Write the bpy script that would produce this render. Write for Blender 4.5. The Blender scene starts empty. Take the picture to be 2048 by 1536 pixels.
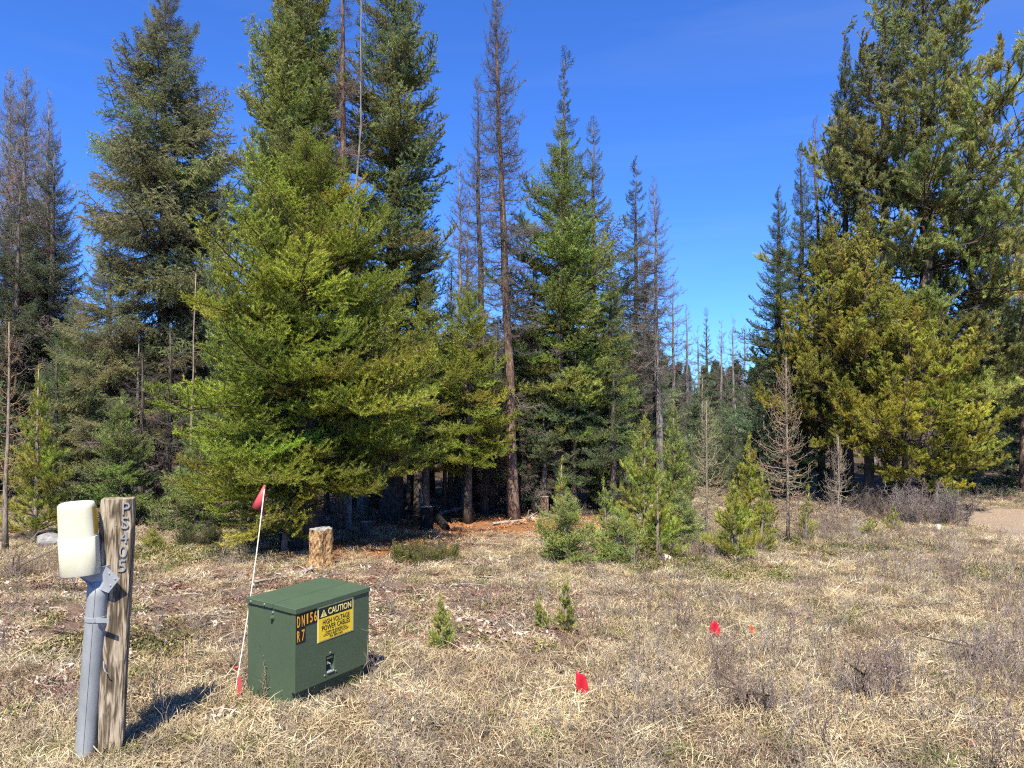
import bpy, math, random
import numpy as np
from mathutils import Vector, Matrix, Euler
R = math.radians
scene = bpy.context.scene
C = scene.collection

# ------------------------------------------------------------------ camera, world, sun, exposure
FOC, CAM_H, YH = 1480.0, 1.85, 800.0
PITCH = math.atan((YH - 768.0) / FOC)
cd = bpy.data.cameras.new('camera')
cam = bpy.data.objects.new('camera', cd); C.objects.link(cam)
cam.location = (0, 0, CAM_H); cam.rotation_euler = (R(90) + PITCH, 0, 0)
cd.sensor_fit = 'HORIZONTAL'; cd.sensor_width = 36.0; cd.lens = 36.0 * FOC / 2048.0
cd.clip_start = 0.05; cd.clip_end = 3000.0
scene.camera = cam

SUN_EL, SUN_AZ = R(57), R(8)          # azimuth: how far left of straight behind the camera
sun_dir = Vector((-math.sin(SUN_AZ) * math.cos(SUN_EL), -math.cos(SUN_AZ) * math.cos(SUN_EL), math.sin(SUN_EL)))
world = bpy.data.worlds.new('World'); scene.world = world; world.use_nodes = True
wn = world.node_tree.nodes; wl = world.node_tree.links
for n in list(wn): wn.remove(n)
wo = wn.new('ShaderNodeOutputWorld'); wb = wn.new('ShaderNodeBackground'); sky = wn.new('ShaderNodeTexSky')
sky.sky_type = 'NISHITA'; sky.sun_disc = False
sky.sun_elevation = SUN_EL; sky.sun_rotation = math.atan2(sun_dir.x, sun_dir.y)
sky.altitude = 900; sky.air_density = 1.0; sky.dust_density = 0.5; sky.ozone_density = 4.0
wb.inputs['Strength'].default_value = 0.06
hs = wn.new('ShaderNodeVectorMath'); hs.operation = 'MULTIPLY'; hs.inputs[1].default_value = (.52, .99, 1.85)
wl.new(sky.outputs[0], hs.inputs[0])
# thin high cirrus over the whole sky
wt = wn.new('ShaderNodeTexCoord'); wm = wn.new('ShaderNodeMapping'); wm.inputs['Scale'].default_value = (1.1, 1.6, 9.0); wm.inputs['Rotation'].default_value = (0, R(7), 0)
wz = wn.new('ShaderNodeTexNoise'); wz.inputs['Scale'].default_value = 1.7; wz.inputs['Detail'].default_value = 7; wz.inputs['Distortion'].default_value = .8
wr = wn.new('ShaderNodeMapRange'); wr.inputs['From Min'].default_value = .5; wr.inputs['From Max'].default_value = .8; wr.inputs['To Max'].default_value = .07
wx = wn.new('ShaderNodeMix'); wx.data_type = 'RGBA'; wx.inputs[7].default_value = (5.2, 6.0, 7.0, 1)
wl.new(wt.outputs['Generated'], wm.inputs[0]); wl.new(wm.outputs[0], wz.inputs['Vector']); wl.new(wz.outputs['Fac'], wr.inputs['Value']); wl.new(wr.outputs[0], wx.inputs[0]); wl.new(hs.outputs[0], wx.inputs[6]); wl.new(wx.outputs[2], wb.inputs[0]); wl.new(wb.outputs[0], wo.inputs[0])
sl = bpy.data.lights.new('sun', 'SUN'); sl.energy = 5.0; sl.angle = R(0.53); sl.color = (1.0, 0.94, 0.82)
so = bpy.data.objects.new('sun', sl); C.objects.link(so); so.location = (-10, -30, 40)
so.rotation_euler = (-sun_dir).to_track_quat('-Z', 'Y').to_euler()
scene.view_settings.view_transform = 'Standard'; scene.view_settings.look = 'None'
scene.view_settings.exposure = 1.2; scene.view_settings.gamma = 1.0
scene.view_settings.use_curve_mapping = False
scene.render.engine = 'CYCLES'
scene.cycles.max_bounces = 4; scene.cycles.diffuse_bounces = 2; scene.cycles.glossy_bounces = 2
scene.cycles.use_adaptive_sampling = True; scene.cycles.adaptive_threshold = .025; scene.cycles.adaptive_min_samples = 32
scene.cycles.use_denoising = False; scene.cycles.filter_width = 1.15
scene.cycles.transmission_bounces = 4; scene.cycles.transparent_max_bounces = 4

# ------------------------------------------------------------------ terrain height and pixel helpers
def _hash(ix, iy, seed):
    h = (ix.astype(np.int64) * 374761393 + iy.astype(np.int64) * 668265263 + seed * 1442695041) & 0xffffffff
    h = ((h ^ (h >> 13)) * 1274126177) & 0xffffffff
    return ((h ^ (h >> 16)) & 0xffff) / 65535.0
def vnoise(x, y, seed=0):
    x = np.asarray(x, float); y = np.asarray(y, float)
    ix = np.floor(x); iy = np.floor(y); fx = x - ix; fy = y - iy
    fx = fx * fx * (3 - 2 * fx); fy = fy * fy * (3 - 2 * fy)
    a = _hash(ix, iy, seed); b = _hash(ix + 1, iy, seed); c = _hash(ix, iy + 1, seed); d = _hash(ix + 1, iy + 1, seed)
    return (a * (1 - fx) + b * fx) * (1 - fy) + (c * (1 - fx) + d * fx) * fy
def fbm(x, y, seed=0, o=3):
    s = 0; a = 1; t = 0
    for k in range(o):
        s = s + a * vnoise(np.asarray(x) * 2 ** k, np.asarray(y) * 2 ** k, seed + 17 * k); t += a; a *= .5
    return s / t
def hgt(x, y):
    x = np.asarray(x, float); y = np.asarray(y, float)
    s = np.clip((y - 4) / 20, 0, 1)
    base = -0.035 * 20 * (s - 0.15 * s * s * s) 
    near = np.exp(-((x) ** 2 + (y - 8) ** 2) / 900)
    bump = (fbm(x * .45, y * .45, 3, 3) - .5) * .16 + (fbm(x * 2.3, y * 2.3, 8, 2) - .5) * .05
    return base + bump * np.clip((y - 2) / 6, .25, 1) * (0.4 + .6 * near)
def hz(x, y): return float(hgt(x, y))
def ray(px, py):
    u = (px - 1024) / FOC; v = -(py - 768) / FOC
    return np.array([u, math.cos(PITCH) - v * math.sin(PITCH), math.sin(PITCH) + v * math.cos(PITCH)])
_T = np.geomspace(1.5, 120, 2600); _Gc = {}
def G(px, py):
    """ground point under a direction of view"""
    k = (round(px, 2), round(py, 2))
    if k not in _Gc:
        r = ray(px, py); P = r[None] * _T[:, None]
        hit = np.nonzero(P[:, 2] + CAM_H <= hgt(P[:, 0], P[:, 1]))[0]
        p = P[hit[0] if len(hit) else -1]; _Gc[k] = (float(p[0]), float(p[1]))
    return _Gc[k]
def at(px, py, d):
    r = ray(px, py); r = r * (d / r[1]); return r[0], d, r[2] + CAM_H

# ------------------------------------------------------------------ objects
def tag(o, label=None, cat=None, group=None, kind=None):
    if label: o['label'] = label
    if cat: o['category'] = cat
    if group: o['group'] = group
    if kind: o['kind'] = kind
    return o
def empty(name, loc=(0, 0, 0), rot=(0, 0, 0)):
    o = bpy.data.objects.new(name, None); C.objects.link(o); o.location = loc; o.rotation_euler = rot
    o.empty_display_size = .1
    return o

class MB:
    """collects triangles as numpy arrays; build() makes ONE mesh object"""
    def __init__(s): s.v = []; s.f = []; s.m = []; s.n = 0
    def add(s, v, f, m=0):
        v = np.asarray(v, float).reshape(-1, 3); f = np.asarray(f, np.int64)
        if f.shape[1] == 4: f = np.concatenate([f[:, [0, 1, 2]], f[:, [0, 2, 3]]])
        s.v.append(v); s.f.append(f + s.n); s.m.append(np.full(len(f), m)); s.n += len(v); return s
    def mesh(s, name, mats, smooth=False):
        v = np.concatenate(s.v); f = np.concatenate(s.f); m = np.concatenate(s.m)
        me = bpy.data.meshes.new(name)
        me.vertices.add(len(v)); me.vertices.foreach_set('co', v.astype(np.float32).ravel())
        me.loops.add(len(f) * 3); me.loops.foreach_set('vertex_index', f.astype(np.int32).ravel())
        me.polygons.add(len(f)); me.polygons.foreach_set('loop_start', np.arange(0, len(f) * 3, 3, dtype=np.int32))
        me.polygons.foreach_set('material_index', m.astype(np.int32))
        me.polygons.foreach_set('use_smooth', np.full(len(f), bool(smooth)))
        for k in (mats if isinstance(mats, (list, tuple)) else [mats]): me.materials.append(k)
        me.update(calc_edges=True); me.validate()
        return me
    def build(s, name, mats, parent=None, smooth=False):
        o = bpy.data.objects.new(name, s.mesh(name, mats, smooth)); C.objects.link(o)
        if parent: o.parent = parent
        return o
    # shapes
    def box(s, lo, hi, m=0, bev=0.0):
        x0, y0, z0 = lo; x1, y1, z1 = hi
        if bev <= 0:
            v = [(x, y, z) for z in (z0, z1) for y in (y0, y1) for x in (x0, x1)]
            f = [(0, 2, 3, 1), (4, 5, 7, 6), (0, 1, 5, 4), (2, 6, 7, 3), (0, 4, 6, 2), (1, 3, 7, 5)]
            return s.add(v, f, m)
        b = bev; prof = []
        ring = lambda i, z: [(x0 + i, y0 + i + b, z), (x0 + i + b, y0 + i, z), (x1 - i - b, y0 + i, z), (x1 - i, y0 + i + b, z),
                             (x1 - i, y1 - i - b, z), (x1 - i - b, y1 - i, z), (x0 + i + b, y1 - i, z), (x0 + i, y1 - i - b, z)]
        v = ring(b, z0) + ring(0, z0 + b) + ring(0, z1 - b) + ring(b, z1)
        f = []
        for k in range(3):
            for j in range(8): f.append((k * 8 + j, k * 8 + (j + 1) % 8, k * 8 + 8 + (j + 1) % 8, k * 8 + 8 + j))
        t = [(24, 24 + j, 25 + j) for j in range(1, 7)] + [(0, j + 1, j) for j in range(1, 7)]
        n0 = s.n
        s.add(v, f, m); s.f.append(np.array(t) + n0); s.m.append(np.full(len(t), m)); return s
    def tube(s, P, rad, k=3, m=0, cap=True, ph=0.0):
        P = np.asarray(P, float); n = len(P); rad = np.broadcast_to(np.asarray(rad, float), (n,))
        T = np.gradient(P, axis=0); T /= np.linalg.norm(T, axis=1)[:, None] + 1e-9
        ref = np.array([0, 0, 1.0]) if abs(T[:, 2].mean()) < .9 else np.array([1.0, 0, 0])
        A = np.cross(T, ref); A /= np.linalg.norm(A, axis=1)[:, None] + 1e-9; B = np.cross(A, T)
        a = np.arange(k) * 2 * math.pi / k + ph
        v = P[:, None] + rad[:, None, None] * (np.cos(a)[None, :, None] * A[:, None] + np.sin(a)[None, :, None] * B[:, None])
        i = np.arange(n - 1)[:, None] * k; j = np.arange(k)[None]; j2 = (j + 1) % k
        f = np.stack([i + j, i + j2, i + k + j2, i + k + j], -1).reshape(-1, 4)
        n0 = s.n
        s.add(v.reshape(-1, 3), f, m)
        if cap and k > 2:
            t = [((n - 1) * k, (n - 1) * k + q, (n - 1) * k + q + 1) for q in range(1, k - 1)] + [(0, q + 1, q) for q in range(1, k - 1)]
            s.f.append(np.array(t) + n0); s.m.append(np.full(len(t), m))
        return s
    def needles(s, P, D, L, W, rng, m=0):
        n = len(P); L = np.broadcast_to(L, (n,)); W = np.broadcast_to(W, (n,))
        S = np.cross(D, rng.normal(size=(n, 3))); S /= np.linalg.norm(S, axis=1)[:, None] + 1e-9
        v = np.stack([P - S * W[:, None] / 2, P + S * W[:, None] / 2, P + D * L[:, None]], 1).reshape(-1, 3)
        return s.add(v, np.arange(n * 3).reshape(-1, 3), m)
    def lathe(s, prof, k=16, m=0, sx=1.0, sy=1.0, c=(0, 0)):
        n = len(prof); a = np.arange(k) * 2 * math.pi / k
        v = [(c[0] + r * math.cos(q) * sx, c[1] + r * math.sin(q) * sy, z) for r, z in prof for q in a]
        f = [(i * k + j, i * k + (j + 1) % k, (i + 1) * k + (j + 1) % k, (i + 1) * k + j) for i in range(n - 1) for j in range(k)]
        return s.add(v, f, m)
    def xf(s, M):
        M = np.array(M); s.v = [np.c_[v, np.ones(len(v))] @ M.T[:, :3] for v in s.v]; return s

# ------------------------------------------------------------------ materials
def mat(name, col=(.5, .5, .5), rough=.6, spec=.3, metal=0.0):
    m = bpy.data.materials.new(name); m.use_nodes = True
    b = m.node_tree.nodes['Principled BSDF']
    b.inputs['Base Color'].default_value = (*col, 1); b.inputs['Roughness'].default_value = rough
    b.inputs['Specular IOR Level'].default_value = spec; b.inputs['Metallic'].default_value = metal
    return m, m.node_tree.nodes, m.node_tree.links, b
def nmat(name, stops, scale=(8, 8, 8), rough=.7, spec=.2, bump=.3, bdist=.01, detail=6, metal=0, wave=None, coords='Object', nscale=1.0):
    """noise driven colour ramp with bump"""
    m, N, L, b = mat(name, stops[0][1], rough, spec, metal)
    tc = N.new('ShaderNodeTexCoord'); mp = N.new('ShaderNodeMapping'); mp.inputs['Scale'].default_value = scale
    no = N.new('ShaderNodeTexNoise'); no.inputs['Scale'].default_value = nscale; no.inputs['Detail'].default_value = detail; no.inputs['Roughness'].default_value = .65
    L.new(tc.outputs[coords], mp.inputs[0]); L.new(mp.outputs[0], no.inputs['Vector'])
    cr = N.new('ShaderNodeValToRGB'); e = cr.color_ramp.elements
    while len(e) < len(stops): e.new(.5)
    for k, (p, c) in enumerate(stops): e[k].position = p; e[k].color = (*c, 1)
    L.new(no.outputs['Fac'], cr.inputs[0]); L.new(cr.outputs[0], b.inputs['Base Color'])
    if bump:
        bp = N.new('ShaderNodeBump'); bp.inputs['Strength'].default_value = bump; bp.inputs['Distance'].default_value = bdist
        L.new(no.outputs['Fac'], bp.inputs['Height']); L.new(bp.outputs[0], b.inputs['Normal'])
    return m
def leafmat(name, transl=.25, rough=.45, spec=.35, isl=.45):
    """colour comes from the per-instance attribute 'tint', varied per leaf"""
    m, N, L, b = mat(name, (.06, .08, .02), rough, spec)
    at_ = N.new('ShaderNodeAttribute'); at_.attribute_type = 'INSTANCER'; at_.attribute_name = 'tint'
    ge = N.new('ShaderNodeNewGeometry')
    mr = N.new('ShaderNodeMapRange'); mr.inputs['To Min'].default_value = 1 - isl; mr.inputs['To Max'].default_value = 1 + isl
    L.new(ge.outputs['Random Per Island'], mr.inputs['Value'])
    mx = N.new('ShaderNodeVectorMath'); mx.operation = 'SCALE'
    L.new(at_.outputs['Vector'], mx.inputs[0]); L.new(mr.outputs[0], mx.inputs['Scale'])
    L.new(mx.outputs[0], b.inputs['Base Color'])
    if transl > 0:
        tr = N.new('ShaderNodeBsdfTranslucent'); mi = N.new('ShaderNodeMixShader'); mi.inputs[0].default_value = transl
        L.new(mx.outputs[0], tr.inputs[0]); L.new(b.outputs[0], mi.inputs[1]); L.new(tr.outputs[0], mi.inputs[2])
        L.new(mi.outputs[0], N['Material Output'].inputs['Surface'])
    return m
M = {}
M['needle'] = leafmat('conifer_needle', .24, .42, .4, .4)
M['blade'] = leafmat('grass_blade', .2, .6, .25, .45)
M['leaf'] = leafmat('small_leaf', .15, .45, .35, .5)
M['bare'] = leafmat('bare_twig', 0, .8, .15, .3)
M['twig'] = mat('twig_bark', (.075, .055, .04), .85, .1)[0]
M['bark_fir'] = nmat('fir_bark', [(.3, (.035, .028, .022)), (.55, (.10, .08, .065)), (.75, (.20, .17, .145))], (30, 30, 6), .9, .1, .9, .03)
M['bark_spruce'] = nmat('spruce_bark', [(.3, (.05, .04, .035)), (.55, (.14, .11, .09)), (.75, (.26, .22, .19))], (34, 34, 14), .9, .1, .9, .025)
M['bark_larch'] = nmat('larch_bark', [(.3, (.055, .036, .026)), (.5, (.16, .105, .075)), (.72, (.33, .235, .18))], (26, 26, 7), .9, .1, 1.0, .03)
M['bark_grey'] = nmat('grey_dead_bark', [(.3, (.09, .08, .07)), (.55, (.21, .185, .16)), (.75, (.34, .31, .28))], (30, 30, 5), .9, .1, .8, .02)
M['bark_young'] = nmat('sapling_bark', [(.3, (.12, .09, .065)), (.6, (.26, .21, .16)), (.8, (.36, .31, .25))], (40, 40, 12), .85, .1, .5, .01)
M['charred'] = nmat('charred_wood', [(.35, (.006, .006, .006)), (.6, (.02, .018, .016)), (.8, (.06, .05, .045))], (14, 14, 30), .8, .2, .8, .02)
M['letter'] = nmat('cast_metal_letter', [(.3, (.24, .24, .235)), (.6, (.34, .34, .325)), (.8, (.44, .44, .42))], (60, 60, 60), .5, .4, .2, .002, 4, .4)
M['stick'] = nmat('dry_stick', [(.3, (.16, .125, .095)), (.55, (.32, .27, .22)), (.75, (.5, .45, .39))], (20, 20, 20), .85, .1, .5, .01)
M['rotwood'] = nmat('rotten_stump_wood', [(.28, (.035, .02, .012)), (.43, (.21, .115, .05)), (.56, (.45, .28, .13)), (.74, (.62, .45, .25))], (30, 30, 14), .9, .1, 1.0, .04, detail=9)
M['cutwood'] = nmat('grey_cut_wood', [(.3, (.13, .12, .105)), (.6, (.27, .25, .22)), (.8, (.4, .37, .33))], (25, 25, 25), .9, .1, .5, .01)
M['rock'] = nmat('grey_rock', [(.3, (.13, .125, .12)), (.55, (.24, .23, .22)), (.75, (.36, .35, .33))], (9, 9, 9), .9, .2, .8, .03)
M['rock_pale'] = nmat('pale_rock', [(.3, (.38, .33, .25)), (.6, (.55, .49, .38)), (.8, (.66, .6, .5))], (9, 9, 9), .9, .2, .5, .02)
M['rock_dark'] = nmat('dark_rock', [(.3, (.05, .047, .045)), (.55, (.11, .1, .095)), (.75, (.2, .19, .18))], (9, 9, 9), .9, .2, .8, .03)

# ------------------------------------------------------------------ lettering outlines (made while the scene is still light)
LETTER = {}
for s_, bold in [('!', .02), ('CAUTION', .015), ('HIGH VOLTAGE', .012), ('POWER CABLES', .012), ('IF OPEN OR DAMAGED CALL', 0.0), ('LINCOLN ELECTRIC CO-OP', .005), ('PH. 889-3301', .005)] + [(q, .01) for q in 'DN156R7'] + [(q, .0) for q in 'PS405']:
    cu = bpy.data.curves.new('lettering', 'FONT'); cu.body = s_; cu.size = 1; cu.extrude = .02; cu.offset = bold; cu.resolution_u = 3
    o = bpy.data.objects.new('lettering', cu); C.objects.link(o)
    LETTER[(s_, bold)] = bpy.data.meshes.new_from_object(o.evaluated_get(bpy.context.evaluated_depsgraph_get()))
    bpy.data.objects.remove(o)

# ------------------------------------------------------------------ scatter: points + geometry nodes
PROTO = {}
def proto(name, mb, mats):
    o = bpy.data.objects.new('shape_' + name, mb.mesh('shape_' + name, mats, True)); PROTO[name] = o; return o
_trees = {}
def scatter_tree(names):
    key = tuple(names)
    if key in _trees: return _trees[key]
    nt = bpy.data.node_groups.new('scatter_' + names[0], 'GeometryNodeTree')
    nt.interface.new_socket('Geometry', in_out='INPUT', socket_type='NodeSocketGeometry')
    nt.interface.new_socket('Geometry', in_out='OUTPUT', socket_type='NodeSocketGeometry')
    N = nt.nodes; L = nt.links
    gi = N.new('NodeGroupInput'); go = N.new('NodeGroupOutput')
    jn = N.new('GeometryNodeJoinGeometry')
    for nm in reversed(names):
        oi = N.new('GeometryNodeObjectInfo'); oi.inputs['Object'].default_value = PROTO[nm]; oi.inputs['As Instance'].default_value = False
        g2 = N.new('GeometryNodeGeometryToInstance'); L.new(oi.outputs['Geometry'], g2.inputs[0]); L.new(g2.outputs[0], jn.inputs[0])
    ip = N.new('GeometryNodeInstanceOnPoints'); ip.inputs['Pick Instance'].default_value = True
    def attr(n, t):
        a = N.new('GeometryNodeInputNamedAttribute'); a.data_type = t; a.inputs['Name'].default_value = n
        return [o for o in a.outputs if o.enabled and o.name == 'Attribute'][0]
    er = N.new('FunctionNodeEulerToRotation')
    L.new(attr('rot', 'FLOAT_VECTOR'), er.inputs[0]); L.new(er.outputs[0], ip.inputs['Rotation'])
    L.new(attr('siz', 'FLOAT_VECTOR'), ip.inputs['Scale']); L.new(attr('idx', 'INT'), ip.inputs['Instance Index'])
    L.new(gi.outputs[0], ip.inputs['Points']); L.new(jn.outputs[0], ip.inputs['Instance']); L.new(ip.outputs[0], go.inputs[0])
    _trees[key] = nt
    return nt
def scatter(name, names, P, rot, siz, idx, tint, parent=None):
    P = np.asarray(P, np.float32); n = len(P)
    me = bpy.data.meshes.new(name); me.vertices.add(n); me.vertices.foreach_set('co', P.ravel())
    siz = np.asarray(siz, np.float32)
    if siz.ndim == 1: siz = np.repeat(siz[:, None], 3, 1)
    for nm, dt, key, data in (('rot', 'FLOAT_VECTOR', 'vector', rot), ('siz', 'FLOAT_VECTOR', 'vector', siz), ('idx', 'INT', 'value', idx), ('tint', 'FLOAT_VECTOR', 'vector', tint)):
        a = me.attributes.new(nm, dt, 'POINT')
        a.data.foreach_set(key, np.ascontiguousarray(data, np.int32 if dt == 'INT' else np.float32).ravel())
    o = bpy.data.objects.new(name, me); C.objects.link(o)
    for nm in names[:1]:
        for k in PROTO[nm].data.materials: me.materials.append(k)
    md = o.modifiers.new('scatter', 'NODES'); md.node_group = scatter_tree(names)
    if parent: o.parent = parent
    return o

# ------------------------------------------------------------------ ground sheet and track
def axis_lines(lo, hi, step, far):
    a = list(np.arange(lo, hi + 1e-6, step)); s = step
    while a[-1] < far: s *= 1.25; a.append(a[-1] + s)
    s = step
    while a[0] > -far: s *= 1.25; a.insert(0, a[0] - s)
    return np.array(a)
gx = axis_lines(-14, 15, .14, 900); gy = axis_lines(2.5, 24, .14, 900)
X, Y = np.meshgrid(gx, gy); Z = hgt(X, Y)
nx, ny = len(gx), len(gy)
i = (np.arange(ny - 1)[:, None] * nx + np.arange(nx - 1)[None]).ravel()
f = np.stack([i, i + 1, i + nx + 1, i + nx], 1)

TRACK_L = np.array([(5.3, 3.0)] + [G(*q) for q in ((2050, 1190), (1975, 1140), (1930, 1100), (1895, 1062), (1870, 1030), (1860, 1014))])
def track_edge(y): return np.interp(y, TRACK_L[:, 1], TRACK_L[:, 0]) + (fbm(np.asarray(y) * .9, np.asarray(y) * 0 + 5, 21) - .5) * .9
def track_mask(x, y):
    """1 on the bare gravelly track"""
    m = np.clip((x - track_edge(y)) / .9 + (fbm(x * 1.3, y * 1.3, 31) - .5) * 1.6, 0, 1)
    m = m * np.clip((TRACK_L[-1, 1] + .3 + (fbm(x * .8, x * 0, 12) - .5) * .8 - y) / .5, 0, 1) * np.clip((y - 6.0) / 2.5, 0, 1)
    return m
def blob(x, y, px, py, rx, ry, soft=.5, seed=1):
    cx, cy = G(px, py)
    d = np.sqrt(((x - cx) / rx) ** 2 + ((y - cy) / ry) ** 2) + (fbm(x * 1.7, y * 1.7, seed) - .5) * 1.1
    return np.clip((1 + soft / 2 - d) / soft, 0, 1)
def zones(x, y):
    duff = np.maximum.reduce([blob(x, y, 1020, 1052, 1.7, 1.5, .5, 4), blob(x, y, 910, 1062, 1.3, 1.0, .5, 5), blob(x, y, 720, 1105, 1.3, .7, .6, 6), blob(x, y, 1690, 990, 1.2, .8, .5, 7), blob(x, y, 820, 1085, 1.3, .6, .7, 9)])
    red = np.maximum.reduce([blob(x, y, 380, 1215, 2.2, 1.7, .9, 10), blob(x, y, 830, 1220, 1.5, 1.4, .9, 11), blob(x, y, 60, 1190, 2.2, 1.7, .9, 12), blob(x, y, 600, 1150, 2., .9, .9, 22) * .8])
    green = np.maximum.reduce([blob(x, y, 340, 1112, 1.0, .7, .6, 13), blob(x, y, 1440, 1142, .9, .5, .6, 14), blob(x, y, 1290, 1120, .8, .4, .6, 15), blob(x, y, 1690, 1095, 1.1, .6, .7, 16) * .7, blob(x, y, 250, 1290, .6, .4, .7, 18) * .7, blob(x, y, 1980, 1145, .8, .5, .8, 19) * .5])
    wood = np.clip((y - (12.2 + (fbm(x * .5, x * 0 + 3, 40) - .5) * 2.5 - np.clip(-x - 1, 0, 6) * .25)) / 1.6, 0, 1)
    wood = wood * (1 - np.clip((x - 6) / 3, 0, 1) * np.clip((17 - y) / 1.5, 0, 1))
    return duff, red, green, np.maximum(wood, 0), track_mask(x, y)
gm = bpy.data.meshes.new('ground')
gm.vertices.add(nx * ny); gm.vertices.foreach_set('co', np.stack([X, Y, Z], -1).astype(np.float32).ravel())
gm.loops.add(len(f) * 4); gm.loops.foreach_set('vertex_index', f.astype(np.int32).ravel())
gm.polygons.add(len(f)); gm.polygons.foreach_set('loop_start', np.arange(0, len(f) * 4, 4, dtype=np.int32))
gm.polygons.foreach_set('use_smooth', np.ones(len(f), bool)); gm.update(calc_edges=True)
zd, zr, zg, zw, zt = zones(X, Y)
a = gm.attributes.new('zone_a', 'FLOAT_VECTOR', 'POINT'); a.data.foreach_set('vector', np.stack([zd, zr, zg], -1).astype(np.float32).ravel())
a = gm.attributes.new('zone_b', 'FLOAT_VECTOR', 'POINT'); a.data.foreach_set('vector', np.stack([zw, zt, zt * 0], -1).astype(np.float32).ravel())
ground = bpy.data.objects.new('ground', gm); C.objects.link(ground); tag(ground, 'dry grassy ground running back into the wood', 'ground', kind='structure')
m, N, L, b = mat('meadow_ground', (.2, .15, .1), .95, .1)
def tex(scale, detail=8, rough=.7, vec=None):
    n = N.new('ShaderNodeTexNoise'); n.inputs['Scale'].default_value = scale; n.inputs['Detail'].default_value = detail; n.inputs['Roughness'].default_value = rough
    L.new(tcg.outputs['Object'], n.inputs['Vector']); return n
def ramp(n, stops):
    cr = N.new('ShaderNodeValToRGB'); e = cr.color_ramp.elements
    while len(e) < len(stops): e.new(.5)
    for k, (p, c) in enumerate(stops): e[k].position = p; e[k].color = (*c, 1)
    L.new(n.outputs['Fac'], cr.inputs[0]); return cr.outputs[0]
def mixc(fac, a_, b_):
    mx = N.new('ShaderNodeMix'); mx.data_type = 'RGBA'; mx.clamp_factor = True
    L.new(fac, mx.inputs[0]); L.new(a_, mx.inputs[6]); L.new(b_, mx.inputs[7]); return mx.outputs[2]
tcg = N.new('ShaderNodeTexCoord'); fine = tex(38, 8, .75); mid = tex(6, 6); big = tex(.9, 4)
base = ramp(fine, [(.32, (.05, .036, .024)), (.47, (.14, .10, .065)), (.6, (.25, .19, .12)), (.75, (.36, .29, .19))])
redc = ramp(fine, [(.3, (.055, .036, .026)), (.48, (.15, .10, .072)), (.62, (.25, .18, .13)), (.78, (.4, .33, .25))])
duffc = ramp(fine, [(.3, (.08, .035, .016)), (.5, (.25, .115, .05)), (.66, (.37, .19, .09)), (.8, (.48, .33, .2))])
greenc = ramp(fine, [(.35, (.035, .035, .012)), (.55, (.11, .10, .03)), (.75, (.24, .2, .08))])
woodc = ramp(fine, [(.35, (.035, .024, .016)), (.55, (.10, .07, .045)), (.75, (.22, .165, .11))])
trackc = ramp(fine, [(.3, (.15, .105, .07)), (.5, (.29, .215, .15)), (.68, (.38, .30, .22)), (.8, (.5, .43, .34))])
za = N.new('ShaderNodeAttribute'); za.attribute_name = 'zone_a'; zb = N.new('ShaderNodeAttribute'); zb.attribute_name = 'zone_b'
sa = N.new('ShaderNodeSeparateXYZ'); sb = N.new('ShaderNodeSeparateXYZ'); L.new(za.outputs['Vector'], sa.inputs[0]); L.new(zb.outputs['Vector'], sb.inputs[0])
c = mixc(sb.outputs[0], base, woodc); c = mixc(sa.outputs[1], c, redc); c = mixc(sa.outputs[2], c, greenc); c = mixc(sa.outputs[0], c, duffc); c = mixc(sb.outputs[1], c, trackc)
L.new(c, b.inputs['Base Color'])
bp = N.new('ShaderNodeBump'); bp.inputs['Strength'].default_value = 1.0; bp.inputs['Distance'].default_value = .03
L.new(fine.outputs['Fac'], bp.inputs['Height']); L.new(bp.outputs[0], b.inputs['Normal'])
gm.materials.append(m)

# ------------------------------------------------------------------ boughs (twigs with needles) used by the crowns
def unit(v): v = np.asarray(v, float); return v / (np.linalg.norm(v) + 1e-9)
def brush(mb, P, dens, nl, nw, ang, rng, up=.25, m=0, t0=0.0):
    """needles around the polyline P"""
    P = np.asarray(P, float); seg = np.diff(P, axis=0); ln = np.linalg.norm(seg, axis=1); tot = ln.sum()
    n = max(3, int(tot * (1 - t0) * dens)); s = (t0 + (1 - t0) * rng.random(n)) * tot
    cum = np.r_[0, np.cumsum(ln)]; k = np.clip(np.searchsorted(cum, s) - 1, 0, len(seg) - 1)
    T = seg[k] / (ln[k][:, None] + 1e-9); Q = P[k] + T * (s - cum[k])[:, None]
    S = np.cross(T, rng.normal(size=(n, 3))); S /= np.linalg.norm(S, axis=1)[:, None] + 1e-9
    a = np.radians(rng.normal(ang, 10, n))[:, None]
    D = T * np.cos(a) + S * np.sin(a); D[:, 2] += up; D /= np.linalg.norm(D, axis=1)[:, None]
    mb.needles(Q, D, nl * rng.uniform(.75, 1.2, n), nw, rng, m)
def curve(p, d, L, n, droop=0.0, lift=0.0, wob=.05, rng=None):
    """polyline from p along d bending down by droop and up at the tip by lift"""
    t = np.linspace(0, 1, n)[:, None]; d = unit(d)
    P = np.asarray(p) + d * t * L
    P = P + np.array([0, 0, 1.0]) * (-droop * np.sin(t * math.pi * .75) + lift * t ** 2.2) * L
    if rng is not None: P = P + rng.normal(size=(n, 3)) * wob * L * t / n
    return P
def interp(P, s):
    x = s * (len(P) - 1); k = min(int(x), len(P) - 2); f_ = x - k
    return P[k] * (1 - f_) + P[k + 1] * f_, unit(P[k + 1] - P[k])
BL = {'pinefine': .5, 'firfine': .6, 'larchyoung': .6, 'firbig': 2.0, 'sprucebig': 2.0, 'pinebig': 2.1}
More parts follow.
